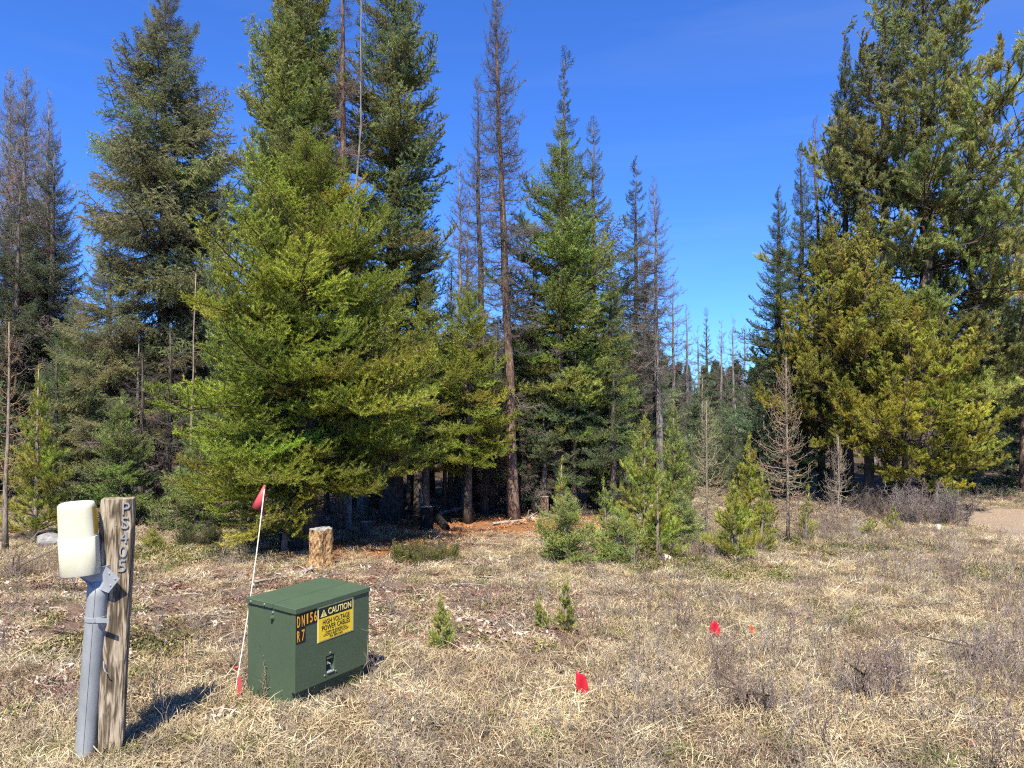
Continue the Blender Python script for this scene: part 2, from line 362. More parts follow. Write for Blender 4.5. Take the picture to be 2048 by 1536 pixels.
def bough(seed, kind):
    rng = np.random.default_rng(seed); mb = MB(); L = BL.get(kind, 1.2); big = kind.endswith('big'); kind = kind.replace('big', '')
    W = np.array([0, 0, 1.0])
    if kind in ('fir', 'spruce', 'firfine'):
        sp = kind == 'spruce'; fine_ = kind == 'firfine'
        ax = curve((0, 0, 0), (1, 0, 0), L, 9, .10 if not sp else .14, .22 if not sp else .20, .25, rng)
        mb.tube(ax, np.linspace(.011, .003, 9) * L, 4, 1)
        dens = 420 if not sp else 420
        nl, nw = (.040, .0052) if not sp else (.032, .0058)
        if big: dens, nl, nw = (430, .038, .0052) if not sp else (420, .032, .0058)
        if fine_: dens, nl, nw = 360, .026, .0038
        brush(mb, ax, dens, nl, nw, 52, rng, .25, 0, .35)
        st = .115 if not sp else .09
        if fine_: st = .06
        for side in (-1, 1):
            s = .10 + rng.random() * .04
            while s < .985:
                p, T = interp(ax, s); lat = unit(np.cross(W, T)) * side
                ln = (.50 * L * (1 - s) ** .75 * (.45 + .55 * min(1, s / .3)) + .045) * rng.uniform(.65, 1.2)
                d = T * math.cos(R(52)) + lat * math.sin(R(52)) + W * rng.normal(.04, .16)
                Q = curve(p, d, ln, 6, .06 if not sp else .24, .20 if not sp else .04, .3, rng)
                mb.tube(Q, np.linspace(.006, .002, 6), 3, 1, False)
                brush(mb, Q, dens, nl, nw, 52, rng, .25, 0, .25 if s < .3 else .05)
                u = .18 + rng.random() * .1; sd = 1
                while u < .95:
                    q, T2 = interp(Q, u); lat2 = unit(np.cross(W, T2)) * sd; sd = -sd
                    l2 = (.42 * ln * (1 - u) + .05 * L / 1.2) * rng.uniform(.7, 1.35)
                    d2 = T2 * .68 + lat2 * .72 + W * (rng.normal(.22, .28) if not sp else rng.normal(-.35, .25))
                    Q2 = curve(q, d2, l2, 3, 0, .15 if not sp else -.1)
                    brush(mb, Q2, dens, nl, nw, 50, rng, .2)
                    u += (.10 if not fine_ else .05) / ln * (1 if not sp else .8)
                s += st / L * rng.uniform(.8, 1.25)
    elif kind == 'pine':
        ax = curve((0, 0, 0), (1, 0, 0), L, 8, .05, .30, .4, rng)
        mb.tube(ax, np.linspace(.016, .005, 8), 4, 1)
        brush(mb, ax, 800, .064, .0052, 42, rng, .15, 0, .78)
        NK = 28 if big else 15
        for k in range(NK):
            s = .22 + .74 * (k + rng.random() * .7) / NK; side = 1 if k % 2 else -1
            p, T = interp(ax, s); lat = unit(np.cross(W, T)) * side
            ln = (.40 * (1 - s) + .14) * rng.uniform(.7, 1.25) * (1.5 if big else 1)
            Q = curve(p, T * .62 + lat * .75 + W * rng.normal(.12, .28), ln, 6, 0, .32, .3, rng)
            mb.tube(Q, np.linspace(.007, .003, 6), 3, 1, False)
            brush(mb, Q, 760, .062, .0052, 42, rng, .15, 0, max(.25, 1 - .2 / ln))
            for j in range(6 if big else 3):
                if rng.random() < .75:
                    q, T2 = interp(Q, rng.uniform(.35, .85)); l2 = rng.uniform(.08, .15)
                    Q2 = curve(q, T2 * .7 + unit(rng.normal(size=3)) * .6 + W * .25, l2, 4, 0, .2)
                    mb.tube(Q2, .003, 3, 1, False); brush(mb, Q2, 760, .058, .0052, 42, rng, .15, 0, .15)
    elif kind == 'pinefine':                       # one soft bottlebrush shoot of a young pine
        ax = curve((0, 0, 0), (1, 0, 0), L, 7, .03, .22, .25, rng)
        mb.tube(ax, np.linspace(.005, .003, 7), 4, 1)
        brush(mb, ax, 900, .062, .0032, 34, rng, .1, 0, .15)
        for k in range(7):
            p, T = interp(ax, .30 + .6 * (k + rng.random() * .5) / 7); lat = unit(np.cross(W, T)) * (1 if k % 2 else -1)
            Q = curve(p, T * .75 + lat * .6 + W * rng.normal(.2, .2), rng.uniform(.09, .2) * (1 - .06 * k), 5, 0, .25, .2, rng)
            mb.tube(Q, .002, 3, 1, False); brush(mb, Q, 900, .058, .0032, 34, rng, .1, 0, .1)
    elif kind in ('larch', 'deadfir', 'larchyoung'):
        dead = kind == 'deadfir'; yg = kind == 'larchyoung'
        ax = curve((0, 0, 0), (1, 0, 0), L, 9, .12 if not yg else .1, (.24 if not dead else .05) if not yg else .42, .35, rng)
        mb.tube(ax, np.linspace(.011, .003, 9) * L * (.72 if yg else 1), 4, 0)
        nb = 30 if not dead else 38
        if yg: nb = 7
        for k in range(nb):
            s = .08 + .9 * (k + rng.random()) / nb; p, T = interp(ax, s)
            lat = unit(np.cross(W, T)) * (1 if k % 2 else -1)
            ln = (.42 * (1 - s) + .05) * rng.uniform(.4, 1.3) * (1 if not yg else .3)
            Q = curve(p, T * .6 + lat * .75 + W * rng.normal(-.1 if dead else .1, .35), ln, 5, .05, .15 if not dead else -.1, .6, rng)
            mb.tube(Q, np.linspace(.0055, .002, 5) * (.7 if yg else 1), 3, 0, False)
            for j in range(3 if not yg else 1):
                q, T2 = interp(Q, rng.uniform(.2, .9)); l2 = rng.uniform(.05, .16) * L / 1.2
                mb.tube(curve(q, T2 * .6 + unit(rng.normal(size=3)) * .8, l2, 3, 0, 0), np.linspace(.0035, .0015, 3), 3, 0, False)
        if not dead:                               # short spurs
            for k in range(60):
                p, T = interp(ax, rng.uniform(.1, 1)); d = unit(np.cross(T, rng.normal(size=3)))
                mb.tube(np.array([p, p + d * .016 * L]), np.array([.005, .0035]) * L, 3, 0, False)
    return mb
SPECIES = {}
for kind, nv, mats in (('fir', 4, ['needle', 'twig']), ('firfine', 3, ['needle', 'twig']), ('spruce', 4, ['needle', 'twig']), ('pine', 4, ['needle', 'twig']), ('firbig', 4, ['needle', 'twig']), ('sprucebig', 4, ['needle', 'twig']), ('pinebig', 4, ['needle', 'twig']), ('pinefine', 3, ['needle', 'twig']),
                       ('larch', 4, ['bare']), ('deadfir', 3, ['bare']), ('larchyoung', 3, ['bare'])):
    SPECIES[kind] = []
    for k in range(nv):
        nm = f'{kind}_bough_{k}'; proto(nm, bough(100 + 7 * k + len(kind), kind), [M[x] for x in mats]); SPECIES[kind].append(nm)

# ------------------------------------------------------------------ trees
def trunk_mesh(rng, H, r, wob=.03, k=9, stop=1.0, flare=.35):
    n = max(6, int(H / .45)); z = np.linspace(-.12, H * stop, n); u = np.clip(z / H, 0, 1)
    P = np.stack([np.cumsum(rng.normal(0, wob, n)) * .4, np.cumsum(rng.normal(0, wob, n)) * .4, z], 1)
    P[:, :2] -= P[0, :2]
    rad = r * (1 - u) ** .85 + .006; rad = rad * (1 + flare * np.exp(-np.clip(z, 0, 9) / .22)) * rng.uniform(.95, 1.06, n)
    mb = MB(); mb.tube(P, rad, k, 0)
    return mb, P
TREE_N = 0
WID = {'fir': 1.25, 'firfine': 1.2, 'spruce': 1.42, 'pine': 1.32, 'pinefine': 1.0, 'larch': 1.6, 'larchyoung': 1.4, 'firbig': 1.25, 'sprucebig': 1.42, 'pinebig': 1.32}
TI = {'fir': 2.8, 'firfine': 2.6, 'spruce': 2.3, 'pine': 2.3, 'pinefine': 2.6, 'firbig': 2.85, 'sprucebig': 2.6, 'pinebig': 2.6}
def tree(name, label, px, d, top, hw, species, r=.12, tint=(.06, .075, .018), base_h=.1, bark='bark_fir', per=6, dz=.24, prof='fir',
         pit=(-14, 48), var=.16, lean=(0, 0), group=None, bare_to=0.0, deadcol=(.13, .105, .085), cat='tree', wpos=None, wH=None, wR=None, lenvar=(.7, 1.15), deadn=1.0, shape_gap=0.0, live_top=1.0, snag=0.0):
    """px = column in view, d = metres away, top = row of the tip, hw = half width of the crown in rows/columns"""
    global TREE_N; TREE_N += 1
    rng = np.random.default_rng(9000 + TREE_N * 13)
    if wpos is None:
        x, y, _ = at(px, 900, d); z0 = hz(x, y)
        H = at(px, top, d)[2] - z0; Rr = hw / FOC * d * WID.get(species, 1.0)
    else:
        x, y = wpos; z0 = hz(x, y); H = wH; Rr = wR
    t = empty(name, (x, y, z0 - .02), (0, 0, 0)); tag(t, label, cat, group)
    t.rotation_euler = (lean[0], lean[1], 0)
    mb, TP = trunk_mesh(rng, H, r); mb.build('trunk', M[bark], t, True)
    hb = base_h * H
    P, rot, siz, idx, tn = [], [], [], [], []
    nv = len(SPECIES[species]); z = hb; tint = np.array(tint) * TI.get(species, 1.0)
    def pos(zz): return np.array([np.interp(zz, TP[:, 2], TP[:, 0]), np.interp(zz, TP[:, 2], TP[:, 1]), zz])
    az0 = rng.random() * 6.28; bulge = rng.normal(0, .16, 8)
    while z < H * .985:
        u = (z - hb) / (H - hb)
        if prof == 'fir': f_ = (1 - u) ** .72 * (.62 + .38 * min(1, u / .18))
        elif prof == 'bush': f_ = min(1, ((1 - u) / .58) ** .72) * (.8 + .2 * min(1, u / .2))
        elif prof == 'column': f_ = min(1, (1 - u) / .45) ** .8 * (.75 + .25 * min(1, u / .2))
        elif prof == 'cone': f_ = (1 - u) ** .95
        elif prof == 'pine': f_ = (.55 + .45 * math.sin(math.pi * min(1, u * 1.25 + .18))) * min(1, (1 - u) / .3) ** .7
        elif prof == 'larch': f_ = (1 - u) ** .6 * (.55 + .45 * min(1, u / .3))
        k = max(3, int(round(per * (.55 + .45 * f_))))
        pitch = pit[0] + (pit[1] - pit[0]) * u ** 1.3
        off = rng.random() * 6.28
        for j in range(k):
            az = off + j * 6.283 / k + rng.normal(0, .28)
            if rng.random() < shape_gap: continue
            ln = Rr * f_ * rng.uniform(*lenvar) * (1 + bulge[int((az % 6.283) / 6.284 * 8)]) + .05
            P.append(pos(z + rng.normal(0, dz * (.3 if prof != 'larch' else .9)))); rot.append((rng.normal(0, .25), -R(pitch + rng.normal(0, 8 if prof != 'larch' else 13)), az))
            BLs = BL.get(species, 1.2); sc = max(.12, ln / BLs); thick = sc if sc > .45 else sc ** .75 * .45 ** .25
            siz.append((sc, (sc + thick) / 2, (sc + thick) / 2)); idx.append(rng.integers(nv))
            tn.append(np.clip(tint * (1 + rng.normal(0, var)) * (1 + rng.normal(0, .07, 3)), .003, 1))
        z += dz * (1.15 - .55 * u) * rng.uniform(.8, 1.2) * (Rr / 1.5) ** .35
    P.append(pos(H * .97)); rot.append((0, -R(88), rng.random() * 6)); siz.append((max(.12, .06 * H) / BL.get(species, 1.2),) * 3); idx.append(0); tn.append(tint)
    names = SPECIES[species]
    tag(scatter('crown' if species not in ('larch', 'deadfir', 'larchyoung') else 'branches', names, P, rot, siz, idx, tn, t), kind='stuff')
    if bare_to > 0:                                # dead lower branches
        P, rot, siz, idx, tn = [], [], [], [], []
        z = .12 * H
        while z < bare_to * H:
            for j in range(rng.integers(1, 4)):
                if rng.random() > deadn: continue
                P.append(pos(z + rng.normal(0, .1))); rot.append((rng.normal(0, .4), -R(rng.normal(-12, 14)), rng.random() * 6.28))
                sc = rng.uniform(.35, .95) * max(.5, Rr) / 1.2; siz.append((sc, sc, sc)); idx.append(rng.integers(3))
                tn.append(np.array(deadcol) * rng.uniform(.6, 1.4))
            z += .16
        if P: tag(scatter('dead_branches', SPECIES['deadfir'], P, rot, siz, idx, tn, t), kind='stuff')
    return t
FIR = (.090, .102, .011); FIRD = (.062, .080, .022); SPR = (.096, .097, .043); SPRD = (.050, .058, .030)
PIN = (.115, .108, .016); PIND = (.10, .108, .034); LAR = (.21, .18, .15); YPIN = (.13, .135, .022); YFIR = (.085, .11, .028)
exec_trees = []
# left edge
tree('larch_tree', 'bare grey larch at the left edge, the taller of the two pale tips', 48, 19.5, 150, 70, 'larch', .13, LAR, .25, 'bark_grey', 8, .16, 'larch', (-8, 50))
tree('larch_tree', 'bare grey larch just right of the tallest one at the left edge', 88, 18.5, 205, 62, 'larch', .12, (.22, .185, .15), .2, 'bark_grey', 8, .16, 'larch', (-8, 50))
tree('larch_tree', 'bare larch cut off by the left edge of the view', 2, 20.5, 150, 60, 'larch', .12, LAR, .25, 'bark_grey', 8, .18, 'larch', (-8, 50))
tree('spruce_tree', 'dark drooping spruce below the bare larch tips at the left edge', 100, 18, 300, 105, 'spruce', .14, SPRD, .06, 'bark_spruce', 6, .34, 'fir', (-22, 40), bare_to=.6)
tree('spruce_tree', 'dark spruce in the left corner behind the young pine', 28, 17.5, 380, 105, 'spruce', .13, SPRD, .05, 'bark_spruce', 6, .34, 'fir', (-22, 40), bare_to=.6)
tree('spruce_tree', 'large grey-green spruce with ragged upswept branches left of the big fir', 322, 16, -45, 128, 'sprucebig', .16, SPR, .17, 'bark_spruce', 7, .27, 'column', (-20, 38), .2, lenvar=(.55, 1.25), shape_gap=.1)
tree('spruce_tree', 'thin spruce standing close behind the right side of the large spruce', 376, 18, 165, 55, 'spruce', .1, SPRD, .22, 'bark_spruce', 4, .34, 'column', (-24, 30), .2, lenvar=(.4, 1.2), shape_gap=.25, bare_to=.6)
tree('spruce_tree', 'grey-green spruce filling in left of the large spruce trunk', 218, 15.3, 470, 105, 'sprucebig', .12, SPR, .16, 'bark_spruce', 7, .25, 'fir', (-18, 40), .2)
tree('fir_tree', 'shadowy fir low down between the left spruces', 150, 16.5, 600, 90, 'fir', .1, FIRD, .06, 'bark_fir', 6, .28, 'fir', (-14, 40))
tree('dead_larch', 'thin dark dead larch between the large spruce and the big fir', 432, 17.5, 330, 34, 'larch', .09, (.09, .07, .06), .3, 'bark_fir', 4, .26, 'larch', (-5, 40))
tree('fir_sapling', 'small pale green fir below the large spruce trunk', 246, 12.6, 795, 82, 'firfine', .045, YFIR, .06, 'bark_young', 6, .15, 'fir', (-10, 50), cat='sapling')
tree('fir_sapling', 'low bushy fir between the large spruce and the red topped pole', 395, 12.0, 868, 78, 'firfine', .045, YFIR, .10, 'bark_young', 6, .15, 'fir', (-10, 45), cat='sapling')
tree('fir_sapling', 'low light green fir touching the left side of the big fir', 490, 11.0, 880, 84, 'fir', .04, FIR, .22, 'bark_young', 6, .17, 'fir', (-12, 40), cat='sapling')
tree('pine_sapling', 'yellow-green young pine at the left edge', 70, 11.2, 735, 76, 'pinefine', .035, YPIN, .05, 'bark_young', 7, .15, 'cone', (12, 60), cat='sapling')
tree('larch_sapling', 'bare ochre larch sapling at the left edge', 14, 10.2, 640, 55, 'larchyoung', .03, (.30, .20, .11), .1, 'bark_young', 4, .14, 'larch', (0, 60), cat='sapling')
tree('dead_pole', 'slender leaning dead pole left of the big fir', 383, 12.4, 545, 9, 'larchyoung', .022, (.22, .17, .12), .55, 'bark_young', 3, .5, 'larch', (10, 60), lean=(0, .012), cat='dead tree')
tree('fir_sapling', 'bright little fir hanging over the marker flag in front of the big fir', 570, 10.1, 925, 66, 'fir', .03, (.088, .1, .012), .32, 'bark_young', 6, .15, 'fir', (-14, 35), cat='sapling')
# the big fir group
tree('fir_tree', 'big bright green bushy fir behind the tan stump', 612, 10.4, 290, 222, 'firbig', .16, FIR, .19, 'bark_fir', 8, .19, 'bush', (-16, 52), .28, lenvar=(.68, 1.15))
tree('fir_tree', 'tall full fir rising behind the big bright fir, left of the reddish trunk', 598, 12.6, -270, 104, 'fir', .15, (.088, .102, .024), .2, 'bark_fir', 8, .20, 'column', (0, 50), .18)
tree('fir_tree', 'tall dark fir on a thick fluted trunk right of the reddish trunk', 782, 13.6, -140, 94, 'fir', .21, (.070, .080, .026), .3, 'bark_fir', 7, .23, 'column', (-10, 45), .18, bare_to=.35)
tree('larch_tree', 'reddish barked larch with dead branches between the two tall firs', 684, 12.3, -150, 62, 'deadfir', .115, (.17, .13, .10), .35, 'bark_larch', 4, .2, 'column', (-10, 30), lenvar=(.3, 1.1))
tree('dead_pole', 'pale leaning dead stem beside the reddish larch trunk', 699, 12.0, -40, 14, 'larchyoung', .03, (.4, .36, .32), .6, 'bark_grey', 3, .5, 'larch', (10, 50), lean=(0, .02), cat='dead tree')
tree('white_pine', 'slim blue-green pine top poking out left of the tall full fir', 545, 14.2, 20, 44, 'pinefine', .08, (.10, .12, .055), .3, 'bark_fir', 5, .26, 'column', (20, 62), .15, lenvar=(.4, 1.1))
tree('white_pine', 'short blue-green pine top at the left flank of the fir group', 436, 14.2, 372, 36, 'pinefine', .07, (.09, .11, .05), .3, 'bark_fir', 5, .26, 'column', (20, 62), .15)
tree('fir_tree', 'dark fir filling the right flank of the fir group', 838, 14.4, 330, 48, 'fir', .1, FIRD, .2, 'bark_fir', 6, .24, 'column', (-5, 45))
tree('fir_tree', 'bright green fir right of the big fir with hanging lower boughs', 935, 13.2, 560, 88, 'fir', .07, FIR, .27, 'bark_fir', 7, .19, 'fir', (-20, 45), .18)
tree('fir_tree', 'green fir squeezed between the big fir and its bright right neighbour', 850, 12.8, 560, 76, 'fir', .07, (.085, .095, .018), .27, 'bark_fir', 7, .19, 'fir', (-18, 45), .18)
tree('fir_sapling', 'light feathery fir top behind the bright right-hand fir', 900, 14.5, 530, 40, 'firfine', .06, (.115, .135, .04), .2, 'bark_fir', 5, .24, 'fir', (0, 50))
tree('dead_tree', 'grey standing trunk behind the stump and big fir', 726, 14.0, 640, 40, 'deadfir', .11, (.15, .12, .1), .45, 'bark_grey', 3, .3, 'column', (-15, 20), cat='dead tree')
# middle larches and firs
tree('larch_tree', 'tall leaning larch with orange-brown bark by the bare duff patch', 1030, 13.6, -40, 58, 'larch', .1, (.135, .118, .10), .34, 'bark_larch', 8, .17, 'larch', (-10, 55), lean=(0, -.034), lenvar=(.5, 1.2), bare_to=.5, deadn=.7)
tree('larch_tree', 'dark bare larch just left of the tall leaning larch', 962, 17, 165, 52, 'larch', .11, (.12, .105, .09), .2, 'bark_fir', 6, .22, 'larch', (-10, 40), lenvar=(.4, 1.2), bare_to=.5)
tree('larch_tree', 'thin bare larch showing sky through it right of the fir group', 915, 18.5, 320, 44, 'larch', .08, (.16, .14, .12), .15, 'bark_grey', 5, .22, 'larch', (-5, 40))
tree('larch_tree', 'faint grey larch between the fir group and the dark larch', 940, 22, 400, 44, 'larch', .08, (.16, .13, .115), .15, 'bark_grey', 5, .26, 'larch', (-5, 40))
tree('spruce_tree', 'spruce whose spiky tip tops the middle group', 1128, 16.5, 118, 88, 'spruce', .14, SPRD, .12, 'bark_spruce', 6, .28, 'cone', (-20, 40), .2, lenvar=(.55, 1.25))
tree('fir_tree', 'tall bright green fir in the middle group with grey lower trunk', 1118, 14.6, 255, 80, 'fir', .12, (.084, .104, .020), .20, 'bark_grey', 6, .22, 'column', (-10, 45), .2, bare_to=.5, lenvar=(.6, 1.2))
tree('spruce_tree', 'grey-green spruce with upswept branches on the right of the middle group', 1190, 16.2, 250, 66, 'spruce', .12, (.075, .085, .05), .2, 'bark_spruce', 5, .3, 'column', (-5, 45), .2, lenvar=(.5, 1.3), shape_gap=.15)
tree('fir_tree', 'light green fir with drooping boughs low on the right of the middle group', 1216, 14.8, 540, 62, 'spruce', .1, (.092, .108, .026), .14, 'bark_fir', 7, .22, 'fir', (-28, 35), .15)
tree('dead_tree', 'dead grey spruce with dense bare branches beside the leaning larch', 1072, 14.8, 500, 52, 'deadfir', .09, (.13, .10, .085), .18, 'bark_grey', 7, .16, 'column', (-25, 10), bare_to=.6, cat='dead tree')
tree('spruce_tree', 'slim dark spruce with a sharp tip right of the middle group', 1270, 21, 330, 52, 'spruce', .12, SPRD, .1, 'bark_spruce', 6, .3, 'fir', (-20, 40), .2)
tree('spruce_tree', 'dark bare-stemmed spruce behind the pale trunked larch', 1285, 19.5, 520, 44, 'deadfir', .1, (.07, .055, .05), .2, 'bark_fir', 6, .22, 'column', (-25, 10))
tree('larch_tree', 'slender bare larch with a pale straight trunk right of centre', 1317, 15.6, 368, 48, 'larch', .085, (.16, .14, .12), .32, 'bark_grey', 7, .17, 'larch', (-22, 45), lenvar=(.4, 1.2), bare_to=.4, deadn=.6)
tree('larch_tree', 'small bare larch behind the pale trunked larch', 1352, 24, 560, 34, 'larch', .08, (.15, .12, .11), .2, 'bark_grey', 5, .28, 'larch', (-10, 45))
# far gap
for k, (x, top, dd) in enumerate(((1376, 615, 34), (1398, 660, 38), (1442, 650, 36), (1470, 640, 40), (1490, 655, 36))):
    tree('larch_tree', ['far bare larch at the left of the gap in the wood', 'faint bare larch second from the left in the gap', 'far bare larch just right of the small far fir', 'faint bare larch in the right half of the gap', 'far bare larch close to the dark firs of the gap'][k],
         x, dd, top, 24, 'larch', .1, (.15, .12, .11), .15, 'bark_grey', 5, .34, 'larch', (-10, 40))
tree('fir_tree', 'small far blue-green fir standing in the gap', 1416, 30, 622, 34, 'fir', .1, (.07, .09, .045), .05, 'bark_fir', 6, .34, 'cone', (-14, 40))
tree('fir_tree', 'low far fir at the right of the gap', 1456, 27, 735, 34, 'fir', .1, (.06, .08, .04), .05, 'bark_fir', 6, .34, 'cone', (-14, 40))
tree('fir_tree', 'low dark fir at the left of the gap behind the young pines', 1392, 25, 760, 36, 'fir', .1, (.05, .065, .03), .05, 'bark_fir', 6, .34, 'fir', (-14, 40))
for k, (x, dd, top) in enumerate(((1372, 19, 870), (1402, 21, 850), (1432, 20, 880), (1462, 22, 850), (1490, 20, 870), (1515, 18.5, 840), (1350, 18, 900), (1445, 26, 800), (1385, 28, 800), (1480, 29, 790))):
    tree('low_fir', 'low dull green fir in the undergrowth at the gap behind the young pines', x, dd, top, 40, 'firfine' if k < 7 else 'fir', .04, (.055, .07, .032), .03, 'bark_fir', 6, .24, 'fir', (-8, 40), group='low firs of the gap')
# right group
tree('fir_tree', 'dark blue-green fir on the left of the right-hand pines', 1556, 17, 388, 88, 'fir', .13, (.042, .06, .028), .06, 'bark_fir', 8, .25, 'fir', (-16, 45), .18)
tree('fir_tree', 'dark fir with the taller tip left of the right-hand pines', 1606, 18, 300, 72, 'fir', .13, (.055, .072, .036), .06, 'bark_fir', 7, .27, 'fir', (-12, 45), .18)
tree('larch_tree', 'brownish bare larch between the dark firs and the pines', 1644, 19, 245, 44, 'larch', .1, (.13, .08, .065), .3, 'bark_larch', 5, .24, 'larch', (-5, 45))
tree('pine_tree', 'largest pine of the right-hand group on the thick grey trunk', 1850, 17.2, -190, 165, 'pinebig', .2, (.118, .12, .034), .16, 'bark_spruce', 6, .34, 'pine', (-8, 60), .22, lenvar=(.6, 1.25), shape_gap=.1, lean=(0, .01))
tree('pine_tree', 'tall pine in the right-hand group just left of the largest one', 1782, 16.6, -60, 92, 'pinebig', .15, PIND, .25, 'bark_fir', 5, .34, 'column', (5, 60), .22, lenvar=(.5, 1.25), shape_gap=.12, bare_to=.4)
tree('pine_tree', 'pine with the leftmost upright tip in the right-hand group', 1696, 16.9, 62, 52, 'pine', .12, (.075, .088, .032), .3, 'bark_fir', 5, .34, 'column', (15, 62), .2, lenvar=(.5, 1.25))
tree('pine_tree', 'olive pine filling the left flank of the right-hand group', 1668, 15.8, 440, 92, 'pinebig', .1, PIN, .22, 'bark_fir', 6, .28, 'pine', (0, 60), .22)
tree('pine_tree', 'yellowish pine low at the front of the right-hand group', 1812, 14.6, 600, 104, 'pinebig', .11, (.128, .126, .016), .17, 'bark_fir', 7, .25, 'pine', (-10, 50), .22)
tree('pine_tree', 'yellow-green pine of middle height before the largest pine', 1735, 15.4, 420, 88, 'pinebig', .1, (.12, .112, .018), .2, 'bark_fir', 6, .28, 'pine', (0, 55), .22)
tree('pine_tree', 'grey-green pine leaning its boughs over the track', 1948, 18.2, 210, 112, 'pinebig', .13, (.088, .095, .034), .2, 'bark_fir', 6, .34, 'pine', (5, 60), .2, shape_gap=.12)
tree('pine_tree', 'thin-crowned pine cut off by the right edge of the view', 2050, 18.5, 235, 72, 'pine', .12, (.095, .1, .036), .2, 'bark_larch', 5, .34, 'pine', (5, 60), .2, shape_gap=.15)
tree('fir_tree', 'shaded fir with layered boughs at the back of the track', 1930, 18.6, 740, 82, 'fir', .1, (.052, .074, .030), .04, 'bark_fir', 8, .25, 'fir', (-14, 40))
tree('fir_tree', 'dark fir behind the track at the right edge', 2020, 20, 640, 85, 'fir', .1, (.04, .056, .026), .04, 'bark_fir', 7, .27, 'fir', (-14, 40))
tree('fir_sapling', 'tiny green fir at the far edge of the track', 1885, 16.6, 905, 40, 'firfine', .035, (.075, .1, .034), .04, 'bark_young', 6, .15, 'fir', (-10, 45), cat='sapling')
tree('spruce_tree', 'grey spruce beyond the right edge behind the track', 2120, 20, 450, 90, 'spruce', .12, SPRD, .05, 'bark_spruce', 6, .3, 'fir', (-18, 40))
# young growth in the middle of the clearing  (base row gives the distance)
def young(name, label, px, base, top, hw, species, tint, r=.018, per=5, dz=.13,  prof='cone', pit=(15, 65), base_h=.05, **k):
    x, y = G(px, base); tree(name, label, px, y, top, hw, species, r, tint, base_h, 'bark_young', per, dz, prof, pit, cat='sapling', **k)
young('fir_sapling', 'small bushy fir at the left of the young trees in the clearing', 1135, 1128, 985, 66, 'firfine', (.125, .145, .034), .02, 5, .11, 'fir', (0, 45))
young('pine_sapling', 'pine sapling with a thick upright leader behind the leftmost small fir', 1120, 1112, 920, 36, 'pinefine', YPIN, .02, 4, .16)
young('pine_sapling', 'pine sapling with a bare spike between the two bushy small firs', 1206, 1106, 965, 38, 'pinefine', (.11, .125, .026), .016, 5, .13)
young('fir_sapling', 'low round small fir second from the left in the clearing', 1232, 1122, 1030, 60, 'firfine', (.115, .14, .034), .018, 5, .105, 'fir', (0, 40))
young('pine_sapling', 'tallest bright young pine in front of the pale larch trunk', 1285, 1100, 828, 72, 'pinefine', (.125, .135, .024), .02, 6, .12)
young('pine_sapling', 'young pine standing in front of the tallest bright young pine', 1312, 1118, 960, 50, 'pinefine', YPIN, .02, 5, .13)
young('pine_sapling', 'tall feathery young pine right of the pale larch trunk', 1346, 1068, 790, 58, 'pinefine', (.105, .125, .028), .02, 6, .13)
young('fir_sapling', 'pale small fir low between the two feathery young pines', 1362, 1090, 985, 46, 'firfine', (.12, .145, .045), .018, 6, .085, 'fir', (0, 40))
young('larch_sapling', 'bare greenish larch sapling left of the yellow-green young pines', 1412, 1080, 800, 46, 'larchyoung', (.30, .26, .15), .014, 5, .085, 'larch', (0, 60))
young('pine_sapling', 'yellow-green young pine with the tallest candle near the ochre larch', 1497, 1072, 868, 48, 'pinefine', (.14, .14, .018), .016, 6, .11)
young('pine_sapling', 'bushy young pine in front of its taller candle-topped neighbour', 1470, 1118, 955, 52, 'pinefine', (.14, .145, .024), .02, 6, .12)
young('pine_sapling', 'small young pine right of the bushy one', 1520, 1102, 950, 36, 'pinefine', YPIN, .016, 5, .12)
young('larch_sapling', 'tall bare ochre larch sapling before the dark firs', 1574, 1086, 712, 58, 'larchyoung', (.29, .22, .14), .02, 5, .085, 'larch', (-5, 60))
young('larch_sapling', 'shorter bare larch sapling in front of the pines', 1677, 1066, 872, 40, 'larchyoung', (.29, .24, .165), .014, 5, .085, 'larch', (-5, 60))
young('pine_sapling', 'small pine right at the foot of the tall ochre larch sapling', 1610, 1086, 978, 26, 'pinefine', YPIN, .014, 5, .11)
young('pine_sapling', 'tiny pine on the grass left of the twiggy grey bush', 1736, 1068, 1040, 18, 'pinefine', YPIN, .01, 5, .09)
young('pine_sapling', 'tiny upright pine nearest to the twiggy grey bush', 1792, 1062, 1022, 18, 'pinefine', YPIN, .01, 5, .09)
young('pine_seedling', 'knee-high pine seedling alone right of the green cabinet', 882, 1298, 1212, 24, 'pinefine', (.13, .135, .028), .008, 5, .05)
young('pine_seedling', 'pine seedling with a tall tip in the middle foreground', 1136, 1262, 1172, 20, 'pinefine', (.125, .13, .028), .008, 5, .06)
young('pine_seedling', 'tiny seedling left of the middle foreground seedling', 1090, 1254, 1213, 11, 'pinefine', (.12, .13, .028), .006, 4, .05)
young('fir_seedling', 'tiny yellow-green fir seedling right of the wooden post', 314, 1096, 1060, 16, 'firfine', (.15, .15, .03), .008, 5, .05, 'fir', (0, 45))
young('fir_seedling', 'little fir seedling on the orange duff near the charred wood', 942, 1042, 1015, 9, 'firfine', (.13, .13, .03), .006, 4, .06, 'fir', (0, 45))

